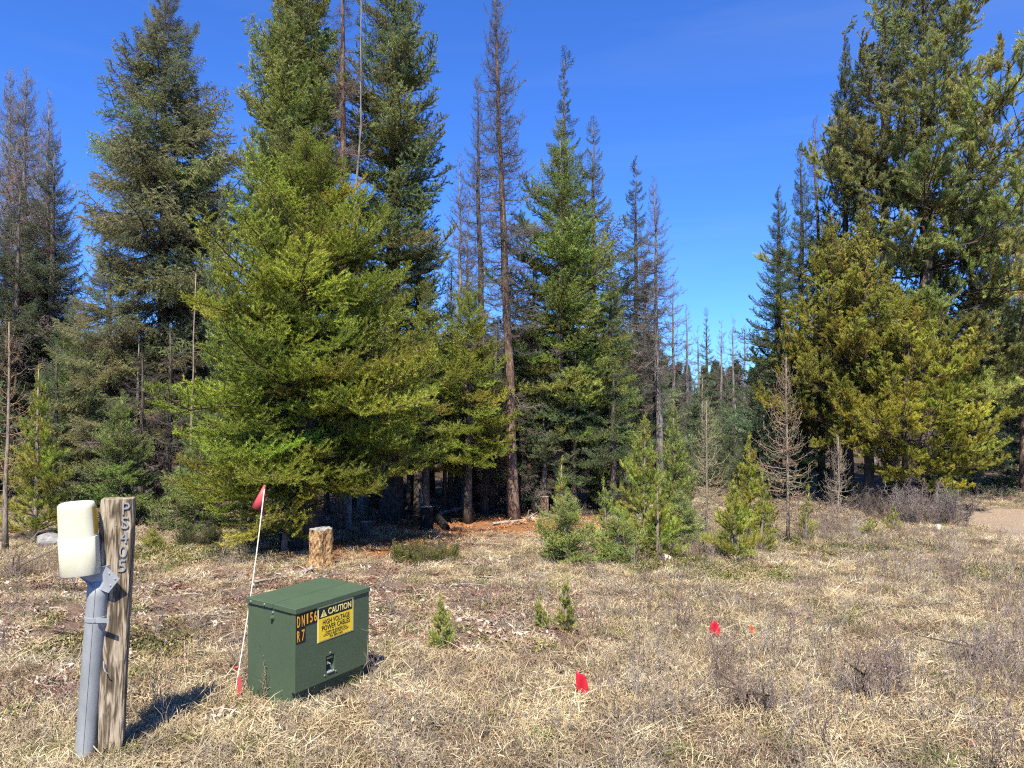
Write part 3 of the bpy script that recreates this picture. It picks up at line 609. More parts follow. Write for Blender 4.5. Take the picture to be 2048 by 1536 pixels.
# the shaded wood behind: thin trees, told apart by nothing
rng = np.random.default_rng(77); placed = []
tries = 0
while len(placed) < 165 and tries < 9000:
    tries += 1
    d = rng.uniform(14.5, 34) if len(placed) < 85 else rng.uniform(30, 52)
    x = rng.uniform(-.85, .85) * d
    if len(placed) >= 120: d = rng.uniform(13.8, 20); x = d * (rng.uniform(-.22, .16) if rng.random() < .7 else rng.uniform(-.55, -.34))
    px = 1024 + x / d * FOC
    if x > 6.2 and d < 19.5: continue
    if x > 8 and d < 22: continue
    if any((x - a_) ** 2 + (d - b_) ** 2 < (1.0 if len(placed) < 120 else .2) for a_, b_ in placed): continue
    if 1330 < px < 1530 and d < 24: continue
    lim = 640 if not (1340 < px < 1530) else 745
    top = rng.uniform(lim, lim + 90)
    zt = at(px, top, d)[2]; H = zt - hz(x, d)
    placed.append((x, d))
    dead = rng.random() < .3
    px = 1024 + x / d * FOC
    where = 'left of the big fir' if px < 430 else 'behind the big fir group' if px < 985 else 'behind the middle larches and firs' if px < 1420 else 'behind the right-hand pines'
    what = ('thin bare dead conifer' if dead else 'thin dark green conifer') + (' far back' if d > 28 else '')
    tree('thin_conifer', f'{what} in the shaded wood {where}', 0, 0, 0, 0, 'fir' if not dead else 'deadfir', rng.uniform(.035, .085), (np.array((.045, .06, .026)) * rng.uniform(.8, 1.5) if not dead else (.09, .07, .06)), rng.uniform(.2, .38), 'bark_fir' if rng.random() < .6 else 'bark_grey', 5, .36, 'fir', (-16, 40), .2,
         group=f'{what}s {where}', wpos=(x, d), wH=H, wR=rng.uniform(.7, 1.2), bare_to=.3, deadn=.5)

tree('spruce_tree', 'spruce just beyond the left edge of the view', -150, 17, 120, 110, 'spruce', .14, SPRD, .06, 'bark_spruce', 6, .3, 'fir', (-20, 40))

# far-off wood that reads as one mass
mb = MB(); rr = np.random.default_rng(5)
for z in np.arange(.5, 7.8, .22):
    u = z / 8
    for j in range(6):
        az = rr.random() * 6.28; ln = (1.5 * (1 - u) ** .8 + .1) * rr.uniform(.7, 1.2); pt = R(-15 + 50 * u)
        d = np.array([math.cos(az) * math.cos(pt), math.sin(az) * math.cos(pt), math.sin(pt)]); p = np.array([0, 0, z])
        for q in range(16):
            b0 = p + d * ln * rr.uniform(.15, .95) + rr.normal(0, .12, 3)
            mb.needles(b0[None] + rr.normal(0, .06, (5, 3)), np.array([unit(d + rr.normal(0, .5, 3)) for _ in range(5)]), rr.uniform(.15, .32, 5), .07, rr)
mb.tube([(0, 0, -.3), (0, 0, 4), (0, 0, 7.9)], [.1, .06, .01], 5, 1)
proto('far_conifer', mb, [M['needle'], M['twig']])
n = 900; rr = np.random.default_rng(6); d = rr.uniform(42, 130, n); xx = d * rr.uniform(-1.3, 1.3, n)
hh = np.where(np.abs(1024 + xx / d * FOC - 1440) < 110, 745, 690) + rr.uniform(-20, 50, n)
sc = ((800 - hh) / FOC * d + 2.6) / 8
tag(scatter('far_wood', ['far_conifer'], np.stack([xx, d, hgt(xx, d)], 1), np.stack([xx * 0, xx * 0, rr.random(n) * 6.28], 1), np.clip(sc, .4, 3), np.zeros(n), np.array((.07, .09, .045)) * rr.uniform(.7, 1.3, (n, 1))),
    'distant dark conifer wood behind the thin trees', 'wood', kind='stuff')

# ------------------------------------------------------------------ green cabinet
M['cab'] = nmat('green_cabinet_paint', [(.3, (.050, .076, .042)), (.7, (.058, .087, .050))], (5, 5, 5), .45, .4, .06, .002, 3)
M['cab_in'] = mat('cabinet_recess', (.02, .03, .024), .7)[0]
M['steel'] = nmat('galvanised_steel', [(.3, (.26, .275, .285)), (.6, (.34, .355, .365)), (.8, (.43, .445, .455))], (22, 22, 9), .5, .5, .1, .002, 4, .35)
M['steel_dark'] = mat('dull_bolt_metal', (.25, .27, .24), .45, .5, .7)[0]
M['yellow'] = mat('yellow_sign_print', (.66, .46, .03), .45)[0]
M['yellow_pale'] = mat('pale_yellow_border', (.68, .57, .2), .45)[0]
M['black'] = mat('black_print', (.012, .012, .012), .5)[0]
M['amber'] = mat('amber_reflective_digit', (.68, .33, .035), .4)[0]
def text(name, s_, w, h, loc, m, parent, depth=.0, bold=0.0):
    """lettering w x h (metres) on the plane facing -y, lower left corner at loc"""
    me = LETTER[(s_, bold)].copy()
    n = len(me.vertices); v = np.zeros(n * 3, np.float32); me.vertices.foreach_get('co', v); v = v.reshape(-1, 3)
    lo = v.min(0); sp = v.max(0) - lo
    q = np.stack([(v[:, 0] - lo[0]) / sp[0] * w, -(v[:, 2] - lo[2]) / sp[2] * depth, (v[:, 1] - lo[1]) / sp[1] * h], 1)
    me.vertices.foreach_set('co', q.astype(np.float32).ravel()); me.materials.clear(); me.materials.append(m); me.update(); me.name = name
    t = bpy.data.objects.new(name, me); C.objects.link(t); t.parent = parent; t.location = loc
    return t
def planept(px, py, z):
    r_ = ray(px, py); t = (z - CAM_H) / r_[2]; return r_[:2] * t
CW, CDp = .64, .445
zt_ = .58
a0 = planept(590, 1216, zt_); b0 = planept(727, 1170, zt_); d0 = planept(502, 1193, zt_)
y1 = math.atan2(*(b0 - a0)[::-1]); y2 = math.atan2(*(d0 - a0)[::-1]) - math.pi / 2
yaw = (y1 + y2) / 2
cz = hz(a0[0], a0[1]); HT = zt_ - cz
cab = empty('utility_cabinet', (a0[0], a0[1], cz), (0, 0, yaw)); tag(cab, 'green metal power cable cabinet with yellow caution sign standing in the dry grass', 'cabinet')
MB().box((0.004, .03, -.08), (CW - .004, CDp, HT - .034), 0, .004).build('body', M['cab'], cab)
# door: a framed panel with a pocket for the lock
dz0, dz1 = .105, HT - .034
def pocket_door():
    mb = MB(); px0, px1, pz0, pz1 = .252, .325, .150, .257
    xs, zs = [0, px0, px1, CW], [dz0, pz0, pz1, dz1]
    for i_ in range(3):
        for j_ in range(3):
            if (i_, j_) == (1, 1): continue
            mb.add([(xs[i_], -.006, zs[j_]), (xs[i_ + 1], -.006, zs[j_]), (xs[i_ + 1], -.006, zs[j_ + 1]), (xs[i_], -.006, zs[j_ + 1])], [(0, 1, 2, 3)])
    # outer rim back to the body
    o_ = [(0, dz0), (CW, dz0), (CW, dz1), (0, dz1)]
    for k in range(4):
        (xa, za_), (xb, zb_) = o_[k], o_[(k + 1) % 4]
        mb.add([(xa, -.006, za_), (xa, .0285, za_), (xb, .0285, zb_), (xb, -.006, zb_)], [(0, 1, 2, 3)])
    # pocket walls, deeper at the top, tapering to the front at the foot
    ring = [(px0, pz0), (px1, pz0), (px1, pz1), (px0, pz1)]; inn = [(px0 + .012, pz0 + .012, .012), (px1 - .012, pz0 + .012, .012), (px1 - .004, pz1 - .004, .026), (px0 + .004, pz1 - .004, .026)]
    for k in range(4):
        a_, b_ = ring[k], ring[(k + 1) % 4]; c_, d_ = inn[(k + 1) % 4], inn[k]
        mb.add([(a_[0], -.006, a_[1]), (b_[0], -.006, b_[1]), (c_[0], c_[2], c_[1]), (d_[0], d_[2], d_[1])], [(0, 1, 2, 3)], 0)
    mb.add([(q[0], q[2], q[1]) for q in inn], [(0, 1, 2, 3)], 1)
    return mb
door = pocket_door().build('door', [M['cab'], M['cab_in']], cab)
lid = MB().box((-.008, .196, HT - .032), (CW + .008, CDp + .008, HT + .001), 0, .0025).build('rear_lid', M['cab'], cab)
fl = MB()
fl.box((-.008, -.014, HT - .032), (CW + .008, .190, HT), 0, .0025)
for v in fl.v: v[:, 2] -= np.clip((.19 - v[:, 1]) / .2, 0, 1) * .006
fl.build('front_lid', M['cab'], cab)
for k, (x, y, z) in enumerate(((-.009, .40, HT - .017), (-.009, .27, HT - .017), (.003, .205, HT - .06))):
    bb = MB(); bb.lathe([(0, .006), (.006, .005), (.009, 0)], 8, 0); bb.xf(Matrix.Translation((x, y, z)) @ Matrix.Rotation(-math.pi / 2, 4, 'Y')); bb.build('bolt', M['steel_dark'], cab)
hg = MB(); hg.lathe([(0, .022), (.009, .02), (.011, .008), (.016, .006), (.016, 0)], 8, 0); hg.xf(Matrix.Translation((.004, .205, HT - .092)) @ Matrix.Rotation(-math.pi / 2, 4, 'Y')); hg.build('hinge_bolt', M['cab'], cab)
for x, z in ((.288, .271), (.24, .140), (.337, .140)):
    bb = MB(); bb.lathe([(0, .005), (.005, .004), (.0075, 0)], 8); bb.xf(Matrix.Translation((x, -.006, z)) @ Matrix.Rotation(math.pi / 2, 4, 'X')); bb.build('bolt', M['steel_dark'], cab)
lk = MB(); lk.box((.262, -.004, .231), (.315, .02, .249), 0, .003); lk.build('lock_hood', M['cab'], door)
lk = MB(); lk.tube([(.272, .004, .213), (.281, -.010, .205), (.292, -.012, .175), (.300, -.006, .160)], .0042, 6); lk.lathe([(0, .018), (.009, .016), (.010, 0)], 8, 0, c=(0, 0)); lk.v[-1] += np.array((.270, .004, .203))
lk.build('lock_shaft', M['steel_dark'], door)
MB().box((.262, -.012, .146), (.318, .006, .156), 0, .002).build('pocket_foot', M['steel'], door)
# caution sign
sx, sz, sw, sh = .175, HT - .262, .315, .222
sg = MB().box((sx, -.0085, sz), (sx + sw, -.0062, sz + sh)).build('caution_sign', M['yellow_pale'], cab)
MB().box((sx + .009, -.0098, sz + .006), (sx + sw - .009, -.0087, sz + sh * .655)).build('sign_face', M['yellow'], sg)
MB().box((sx + .011, -.0098, sz + sh * .665), (sx + sw - .011, -.0087, sz + sh - .010)).build('sign_header', M['black'], sg)
tri = MB(); tx, tz = sx + .022, sz + sh * .70
tri.add([(tx, -.0108, tz), (tx + .056, -.0108, tz), (tx + .028, -.0108, tz + .047)], [(0, 1, 2)]); tri.build('warning_triangle', M['yellow_pale'], sg)
text('warning_mark', '!', .007, .030, (tx + .0245, -.0112, tz + .006), M['black'], sg, .0006, .02)
text('sign_lettering', 'CAUTION', .205, .041, (sx + .088, -.0100, sz + sh * .72), M['yellow_pale'], sg, .0008, .015)
text('sign_lettering', 'HIGH VOLTAGE', .235, .032, (sx + .042, -.0100, sz + .103), M['black'], sg, .0008, .012)
text('sign_lettering', 'POWER CABLES', .245, .032, (sx + .036, -.0100, sz + .066), M['black'], sg, .0008, .012)
text('sign_lettering', 'IF OPEN OR DAMAGED CALL', .185, .0125, (sx + .067, -.0100, sz + .046), M['black'], sg, .0008)
text('sign_lettering', 'LINCOLN ELECTRIC CO-OP', .218, .0135, (sx + .050, -.0100, sz + .029), M['black'], sg, .0008, .005)
text('sign_lettering', 'PH. 889-3301', .112, .0125, (sx + .103, -.0100, sz + .012), M['black'], sg, .0008, .005)
for k, ch in enumerate('DN156'):
    tw = (.036, .036, .030, .033, .033)[k]; x0_ = (.004, .0405, .077, .1075, .141)[k]; up = .087 if k < 2 else .080
    zz = HT - .046 - up
    pl = MB().box((x0_, -.0082, zz), (x0_ + tw, -.0062, zz + up)).build('digit_sticker', M['black'], cab)
    text('digit', ch, tw * .62 if ch != '1' else tw * .36, up * .78, (x0_ + tw * (.19 if ch != '1' else .32), -.0084, zz + up * .11), M['amber'], pl, .0007, .01)
for k, ch in enumerate('R7'):
    x0_ = (.004, .0405)[k]; zz = HT - .046 - .087 - .088
    pl = MB().box((x0_, -.0082, zz), (x0_ + .036, -.0062, zz + .0865)).build('digit_sticker', M['black'], cab)
    text('digit', ch, .0225, .067, (x0_ + .007, -.0084, zz + .0095), M['amber'], pl, .0007, .01)

# ------------------------------------------------------------------ wooden post with metal letters
M['post'], N, L, b = mat('weathered_post_wood', (.3, .25, .18), .9, .1)
tcg = N.new('ShaderNodeTexCoord'); mp = N.new('ShaderNodeMapping'); mp.inputs['Scale'].default_value = (26, 26, 2.6); L.new(tcg.outputs['Object'], mp.inputs[0])
n1 = N.new('ShaderNodeTexNoise'); n1.inputs['Scale'].default_value = 1.6; n1.inputs['Detail'].default_value = 7; n1.inputs['Distortion'].default_value = 1.4; L.new(mp.outputs[0], n1.inputs['Vector'])
mp2 = N.new('ShaderNodeMapping'); mp2.inputs['Scale'].default_value = (90, 90, 5); L.new(tcg.outputs['Object'], mp2.inputs[0])
n2 = N.new('ShaderNodeTexNoise'); n2.inputs['Scale'].default_value = 1.5; n2.inputs['Detail'].default_value = 5; L.new(mp2.outputs[0], n2.inputs['Vector'])
c1 = ramp(n1, [(.34, (.06, .046, .03)), (.48, (.16, .125, .083)), (.53, (.31, .25, .17)), (.68, (.42, .36, .27))])
c2 = ramp(n2, [(.3, (.55, .52, .48)), (.55, (1, 1, 1))])
mm = N.new('ShaderNodeMix'); mm.data_type = 'RGBA'; mm.blend_type = 'MULTIPLY'; mm.inputs[0].default_value = .8; L.new(c1, mm.inputs[6]); L.new(c2, mm.inputs[7]); L.new(mm.outputs[2], b.inputs['Base Color'])
bp = N.new('ShaderNodeBump'); bp.inputs['Strength'].default_value = .8; bp.inputs['Distance'].default_value = .006; L.new(n1.outputs['Fac'], bp.inputs['Height']); L.new(bp.outputs[0], b.inputs['Normal'])
PD = 3.92
pb = at(222, 1505, PD); ptp = at(236, 997, PD); pz = hz(pb[0], pb[1])
PH_ = ptp[2] - pz
post = empty('wooden_post', (pb[0], pb[1], pz), (0, math.atan2(ptp[0] - pb[0], PH_), R(19))); tag(post, 'weathered square wooden marker post with metal letters beside the grey pipe', 'post')
rr = np.random.default_rng(3); mb = MB(); rings = []; NZ = 26
for k in range(NZ):
    u = k / (NZ - 1); z = -.15 + (PH_ + .15) * u; w = .052 + .026 * np.clip(u * 1.15, 0, 1); dd = .046 + .010 * u; bv = .008
    pts = [(-w + bv, -dd), (-w * .4, -dd), (w * .2, -dd), (w - bv, -dd), (w, -dd + bv), (w, dd - bv), (w - bv, dd), (-w + bv, dd), (-w, dd - bv), (-w, -dd + bv)]
    sh_ = 1.0 if k < NZ - 1 else .95
    rings.append([(x * sh_ + rr.normal(0, .0016), y * sh_ + rr.normal(0, .0012), z + (0.0 if k < NZ - 1 else rr.normal(0, .001))) for x, y in pts])
v = [p for r_ in rings for p in r_]; kk = 10
fq = [(i_ * kk + j_, i_ * kk + (j_ + 1) % kk, (i_ + 1) * kk + (j_ + 1) % kk, (i_ + 1) * kk + j_) for i_ in range(NZ - 1) for j_ in range(kk)]
mb.add(v, fq); top0 = (NZ - 1) * kk
mb.f.append(np.array([(top0, top0 + q, top0 + q + 1) for q in range(1, kk - 1)])); mb.m.append(np.zeros(kk - 2))
mb.build('timber', M['post'], post)
for k, ch in enumerate('PS405'):
    z = PH_ - .078 - k * .0745
    text('metal_letter', ch, .036, .062, (.028 - k * .0028, -.0585 + .0008 * k + .002, z), M['letter'], post, .006, .0)
nl_ = MB(); nl_.lathe([(0, .004), (.004, .003), (.006, 0)], 8); nl_.xf(Matrix.Translation((.004, -.0545, PH_ - .135)) @ Matrix.Rotation(math.pi / 2, 4, 'X')); nl_.build('nail', M['steel_dark'], post)

# ------------------------------------------------------------------ cable pedestal: grey pipe, bracket and cream cap
M['pipe'] = nmat('grey_galvanised_pipe', [(.3, (.21, .225, .225)), (.55, (.28, .295, .295)), (.78, (.37, .385, .38))], (10, 10, 3), .5, .4, .1, .002, 5, .15)
M['cream'] = nmat('cream_plastic_cap', [(.3, (.51, .485, .33)), (.55, (.55, .53, .385)), (.75, (.58, .565, .43))], (14, 14, 10), .5, .35, .08, .002, 6)
M['sticker'] = mat('yellow_warning_strip', (.55, .33, .03), .5)[0]
qb = at(171, 1505, 3.88); qt = at(198, 1160, 3.86); qz = hz(qb[0], qb[1])
ped = empty('cable_pedestal', (qb[0], qb[1], qz)); tag(ped, 'leaning grey pipe with a cream plastic cap strapped beside the wooden post', 'pedestal')
T0 = np.array((0, 0, -.1)); dv = np.array(qt) - np.array((qb[0], qb[1], qz)); 
PT = [dv * t for t in np.linspace(-.1, 1.0, 14)]
mb = MB(); mb.tube(PT, .0515, 18, 0, True); mb.build('pipe', M['pipe'], ped, True)
seam = MB(); seam.tube([p + np.array((.012, -.0515, 0)) for p in PT[1:]], .0014, 5); seam.build('pipe_seam', M['pipe'], ped)
sp = dv * .79
mb = MB(); mb.lathe([(.0515, -.012), (.0548, -.011), (.0548, .011), (.0515, .012)], 20); mb.box((.03, -.056, -.011), (.098, -.0515, .011)); mb.xf(Matrix.Translation(sp))
strap = mb.build('strap', M['pipe'], ped)
# wedge bracket
def rel(px, py, d): return np.array(at(px, py, d)) - np.array((qb[0], qb[1], qz))
A = rel(152, 1149, 3.80); B_ = rel(196, 1136, 3.80); Cc = rel(212, 1132, 3.835); Dd = rel(240, 1157, 3.835); Ee = rel(217, 1186, 3.835); Ff = rel(180, 1171, 3.80)
wf = [A, B_, Cc, Ee, Ff]; wb_ = [p + np.array((0.012, .085, 0)) for p in wf]
mb = MB(); mb.add(wf + wb_, [(k, k + 5, (k + 1) % 5 + 5, (k + 1) % 5) for k in range(5)])
for q in ((0, 4, 3), (0, 3, 2), (0, 2, 1)): mb.f.append(np.array([q])); mb.m.append(np.zeros(1))
mb.build('bracket_wedge', M['steel'], ped)
mb = MB(); mb.add([Cc, Dd, Ee], [(0, 1, 2)]); pl = mb.build('bracket_plate', M['steel'], ped); pl.modifiers.new('solid', 'SOLIDIFY').thickness = .003
for fa in ((.62, .2, .18), (.2, .62, .18), (.18, .2, .62)):
    p = Cc * fa[0] + Dd * fa[1] + Ee * fa[2] + np.array((.002, -.004, 0))
    bb = MB(); bb.lathe([(0, .004), (.004, .003), (.0055, 0)], 8); bb.xf(Matrix.Translation(p) @ Matrix.Rotation(math.pi / 2, 4, 'X')); bb.build('rivet', M['steel'], ped)
# cap
cb = rel(161.5, 1148, 3.80); ct = rel(155, 1003, 3.80); hcap = np.linalg.norm(ct - cb)
def sup(a_, e=2.7): c_, s_ = math.cos(a_), math.sin(a_); return (abs(c_) ** (2 / e) * math.copysign(1, c_), abs(s_) ** (2 / e) * math.copysign(1, s_))
def capmesh(prof, k=36):
    mb = MB(); v = []
    for r_, z in prof:
        for j_ in range(k): x, y = sup(j_ * 2 * math.pi / k); v.append((x * .0905 * r_, y * .062 * r_, z))
    n_ = len(prof); f_ = [(i_ * k + j_, i_ * k + (j_ + 1) % k, (i_ + 1) * k + (j_ + 1) % k, (i_ + 1) * k + j_) for i_ in range(n_ - 1) for j_ in range(k)]
    return mb.add(v, f_)
capM = Matrix.Translation(cb) @ Matrix.Rotation(math.atan2(ct[0] - cb[0], ct[2] - cb[2]), 4, 'Y') @ Matrix.Rotation(R(14), 4, 'Z') @ Matrix.Rotation(R(3), 4, 'X')
hs_ = hcap * .52
capM_lo = capmesh([(.0, .006), (.9, .006), (.985, 0), (1.015, .004), (1.012, hs_), (.985, hs_ + .002)]).xf(capM).build('cap_skirt', M['cream'], ped, True)
capM_up = capmesh([(.985, hs_ - .01), (.97, hs_), (.955, hcap * .80), (.945, hcap * .92), (.92, hcap * .965), (.85, hcap * .99), (.7, hcap * 1.0), (.35, hcap * 1.008), (.0, hcap * 1.01)]).xf(capM).build('cap_top', M['cream'], ped, True)
for o_ in (capM_lo, capM_up):
    o_.modifiers.new('edge', 'EDGE_SPLIT').split_angle = R(50)
mb = MB()
for i_ in range(4):
    zs_ = [hs_ + .012 + (hcap * .93 - hs_ - .012) * q for q in (0, 1)]
    aa = [R(-26 + 10 * i_), R(-26 + 10 * (i_ + 1))]
    pv = []
    for z in zs_:
        for a_ in aa: x, y = sup(a_); pv.append((x * .0885, y * .0615, z))
    mb.add([pv[0], pv[1], pv[3], pv[2]], [(0, 1, 2, 3)])
mb.xf(capM).build('warning_strip', M['sticker'], capM_up)
mb = MB(); w0 = rel(207, 1322, 3.85); mb.tube([w0, w0 + (.006, -.01, -.03), w0 + (.016, -.012, -.05), w0 + (.026, -.006, -.062)], .0028, 6); mb.build('loose_wire', M['steel'], ped)

# ------------------------------------------------------------------ marker pole with red flag, pin flags
M['red'] = mat('red_plastic', (.42, .014, .028), .5, .3)[0]; M['redfade'] = mat('faded_red_plastic', (.45, .06, .065), .5, .3)[0]
M['orange'] = mat('orange_plastic', (.55, .07, .02), .5, .3)[0]
M['whip'] = mat('cream_fibreglass', (.62, .55, .42), .5, .3)[0]; M['wire'] = mat('dark_wire', (.06, .055, .05), .5, .4, .6)[0]
gxy = G(469, 1392); mz = hz(*gxy)
mk = empty('marker_pole', (gxy[0], gxy[1], mz)); tag(mk, 'thin pale leaning marker pole topped with a curled red flag left of the green cabinet', 'marker')
tp = np.array(at(529, 976, gxy[1] + .42)) - np.array((gxy[0], gxy[1], mz))
PP = [tp * t + np.array((.012 * math.sin(t * 3.14), 0, 0)) for t in np.linspace(-.04, 1, 10)]
MB().tube(PP, .0042, 6).build('pole', M['whip'], mk, True)
# curled flag: a cone-like rolled sheet with a tail
mb = MB(); ax = unit(tp); 
flp = lambda px, py: np.array(at(px, py, gxy[1] + (.42 if py < 1100 else -.04))) - np.array((gxy[0], gxy[1], mz))
apex = flp(529, 971); ctr = flp(516, 1014); nn_ = 22
low = []
dirv = unit(ctr - apex); s1 = unit(np.cross(dirv, (0, 1, 0))); s2 = np.cross(dirv, s1)
for j_ in range(nn_):
    a_ = -2.9 + j_ / (nn_ - 1) * 5.6; rad = .047 - .005 * j_ / nn_
    low.append(ctr + s1 * math.cos(a_) * rad + s2 * math.sin(a_) * rad * .8 + dirv * .012 * math.sin(a_ * 1.0))
tpR = [apex + (p - ctr) * .14 for p in low]
mid_ = [(p * .55 + q * .45) for p, q in zip(low, tpR)]
mb.add(tpR + mid_ + low, [(i_ * nn_ + j_, i_ * nn_ + j_ + 1, (i_ + 1) * nn_ + j_ + 1, (i_ + 1) * nn_ + j_) for i_ in range(2) for j_ in range(nn_ - 1)])
tl = [flp(524, 1000), flp(519, 1014), flp(530, 1031), flp(527, 1010)]
mb.add(tl, [(0, 1, 2, 3)])
o_ = mb.build('curled_flag', M['redfade'], mk, True); o_.modifiers.new('solid', 'SOLIDIFY').thickness = .0015
mb = MB(); p = flp(474, 1334); mb.tube([p + (-.008, 0, -.012), p + (0, -.006, 0), p + (.012, -.004, .004)], [.008, .011, .006], 6); mb.build('red_tape', M['red'], mk)
mb = MB(); p0 = flp(481, 1352); p1 = flp(482, 1400)
mb.add([p0 + (-.013, -.02, 0), p0 + (.014, -.024, 0), p1 + (.010, -.02, 0), p1 + (-.016, -.016, 0)], [(0, 1, 2, 3)]); mb.build('red_tag', M['redfade'], mk).modifiers.new('solid', 'SOLIDIFY').thickness = .002
def pinflag(label, px, base, top, w, mm, shape):
    x, y = G(px, base); z0 = hz(x, y)
    t = empty('pin_flag', (x, y, z0)); tag(t, label, 'flag', 'small survey pin flags')
    h = at(px, top, y)[2] - z0
    MB().tube([(0, 0, -.06), (.002, 0, h * .6), (0, 0, h)], .0016, 5).build('wire', M['wire'], t)
    mb = MB(); W_ = w / FOC * y; n_ = 7; fh = h * shape[1]
    rows = []
    for i_ in range(n_):
        u = i_ / (n_ - 1); rows.append([(shape[0] * W_ * (s_ - shape[2]) * (1 - abs(u - shape[3]) * shape[4]) + .12 * W_ * u, -.012 * math.sin(s_ * 5 + u * 2) - .008 * u, h - fh * u - .25 * fh * (s_ - .3) * shape[5]) for s_ in np.linspace(0, 1, 6)])
    mb.add([p for r_ in rows for p in r_], [(i_ * 6 + j_, i_ * 6 + j_ + 1, i_ * 6 + 7 + j_, i_ * 6 + 6 + j_) for i_ in range(n_ - 1) for j_ in range(5)])
    o = mb.build('flag', M[mm], t, True); o.modifiers.new('solid', 'SOLIDIFY').thickness = .001
pinflag('nearest of the red pin flags, in the middle foreground grass', 1159, 1396, 1344, 24, 'red', (1.1, .82, .35, .55, .6, 1.2))
pinflag('red diamond-shaped pin flag farther back right of centre', 1429, 1283, 1242, 20, 'red', (1.2, .75, .55, .5, 1.1, .2))
pinflag('small orange folded pin flag just right of the red diamond-shaped one', 1503, 1277, 1250, 9, 'orange', (1.0, .65, .5, .3, .5, 1.5))

# ------------------------------------------------------------------ stumps, charred wood, rocks, fallen wood
def stump(name, label, px, base, top, w, mside, seed, d=None, flare=.35):
    x, y = G(px, base) if d is None else at(px, 900, d)[:2]; z0 = hz(x, y); rr = np.random.default_rng(seed)
    h = at(px, top, y)[2] - z0; r_ = w / 2 / FOC * y
    t = empty(name, (x, y, z0)); tag(t, label, 'stump')
    k = 28; n_ = 16; v = []; ph_ = rr.normal(0, .06, k); ph_ = (ph_ + np.roll(ph_, 1) + np.roll(ph_, -1)) / 2
    for i_ in range(n_):
        u = i_ / (n_ - 1); z = -.08 + (h + .08) * u
        for j_ in range(k):
            a_ = j_ * 2 * math.pi / k; q = r_ * (1 + ph_[j_] * 1.6 + rr.normal(0, .03) + flare * max(0, 1 - z / (.45 * h)) ** 2)
            v.append((q * math.cos(a_), q * math.sin(a_), z + (rr.normal(0, .006) if i_ == n_ - 1 else 0)))
    mb = MB(); mb.add(v, [(i_ * k + j_, i_ * k + (j_ + 1) % k, (i_ + 1) * k + (j_ + 1) % k, (i_ + 1) * k + j_) for i_ in range(n_ - 1) for j_ in range(k)])
    mb.build('bark', M[mside], t)
    c_ = v[(n_ - 1) * k:]; mb = MB(); cz_ = np.mean([p[2] for p in c_])
    mb.add([(p[0] * 1.0, p[1] * 1.0, p[2] + .003) for p in c_] + [(p[0] * .5, p[1] * .5, cz_ + .004 + rr.normal(0, .006)) for p in c_] + [(0, 0, cz_ + .008)], [(j_, (j_ + 1) % k, k + (j_ + 1) % k, k + j_) for j_ in range(k)] + [(k + j_, k + (j_ + 1) % k, 2 * k, 2 * k) for j_ in range(k)][:0])
    mb.f.append(np.array([(k + j_, k + (j_ + 1) % k, 2 * k) for j_ in range(k)])); mb.m.append(np.zeros(k))
    mb.build('cut_top', M['cutwood'], t)
stump('tree_stump', 'short tan rotting stump at the foot of the big fir', 641, 1138, 1058, 44, 'rotwood', 1)
stump('tree_stump', 'grey upright stump right of the leaning larch', 1089, 1034, 993, 17, 'bark_larch', 2, flare=.2)
stump('tree_stump', 'black burnt stump in the shade right of the big fir', 852, 1062, 1014, 24, 'charred', 3, flare=.3)
stump('tree_stump', 'small dark stub in the shade left of the tan stump', 564, 1084, 1066, 11, 'charred', 4)
stump('tree_stump', 'squat dark stump in the shade right of the tan stump', 733, 1070, 1044, 22, 'bark_fir', 6)
stump('tree_stump', 'flared tan stump on the orange duff under the pines', 1712, 1000, 962, 24, 'rotwood', 7, flare=.6)
def rock(label, px, base, w, h, mm, seed, group=None):
    x, y = G(px, base); z0 = hz(x, y); rr = np.random.default_rng(seed)
    import bmesh
    bm = bmesh.new(); bmesh.ops.create_icosphere(bm, subdivisions=3, radius=1)
    q = rr.normal(0, 1, (7, 3)); q /= np.linalg.norm(q, axis=1)[:, None]; lim = rr.uniform(.6, .9, 7)
    for v_ in bm.verts:
        p = np.array(v_.co)
        for n_, l_ in zip(q, lim):
            e_ = p @ n_ - l_
            if e_ > 0: p = p - n_ * e_ * .85
        p *= 1 + rr.normal(0, .012); v_.co = p
    W_ = w / 2 / FOC * y; H_ = h / FOC * y
    for v_ in bm.verts: v_.co = (v_.co.x * W_, v_.co.y * W_ * .8, v_.co.z * H_ * .62 + H_ * .38)
    for f_ in bm.faces: f_.smooth = False
    me = bpy.data.meshes.new('rock'); bm.to_mesh(me); bm.free(); me.materials.append(M[mm])
    o = bpy.data.objects.new('rock', me); C.objects.link(o); o.location = (x, y, z0); o.rotation_euler = (0, 0, rr.random() * 6); tag(o, label, 'rock', group)
rock('broad grey boulder at the wood edge behind the cream cap', 100, 1092, 64, 26, 'rock', 1)
rock('pale grey rock at the wood edge right of the wooden post', 404, 1064, 30, 18, 'rock', 2)
rock('round pale rock in front of the twiggy grey bush', 1876, 1062, 15, 14, 'rock_pale', 3)
rock('grey stone at the far edge of the track', 1914, 1012, 14, 10, 'rock', 4)
rock('low tan flat rock before the young pines', 1330, 1122, 30, 14, 'rock_pale', 5)
rock('flat grey stone left of the small bushy firs', 1090, 1092, 20, 10, 'rock', 6)
rock('black lump in the grass on the right', 1858, 1146, 18, 13, 'rock_dark', 7)
rock('dark lump low in the grass at the right edge', 2038, 1178, 22, 12, 'rock_dark', 17)
rr = np.random.default_rng(12)
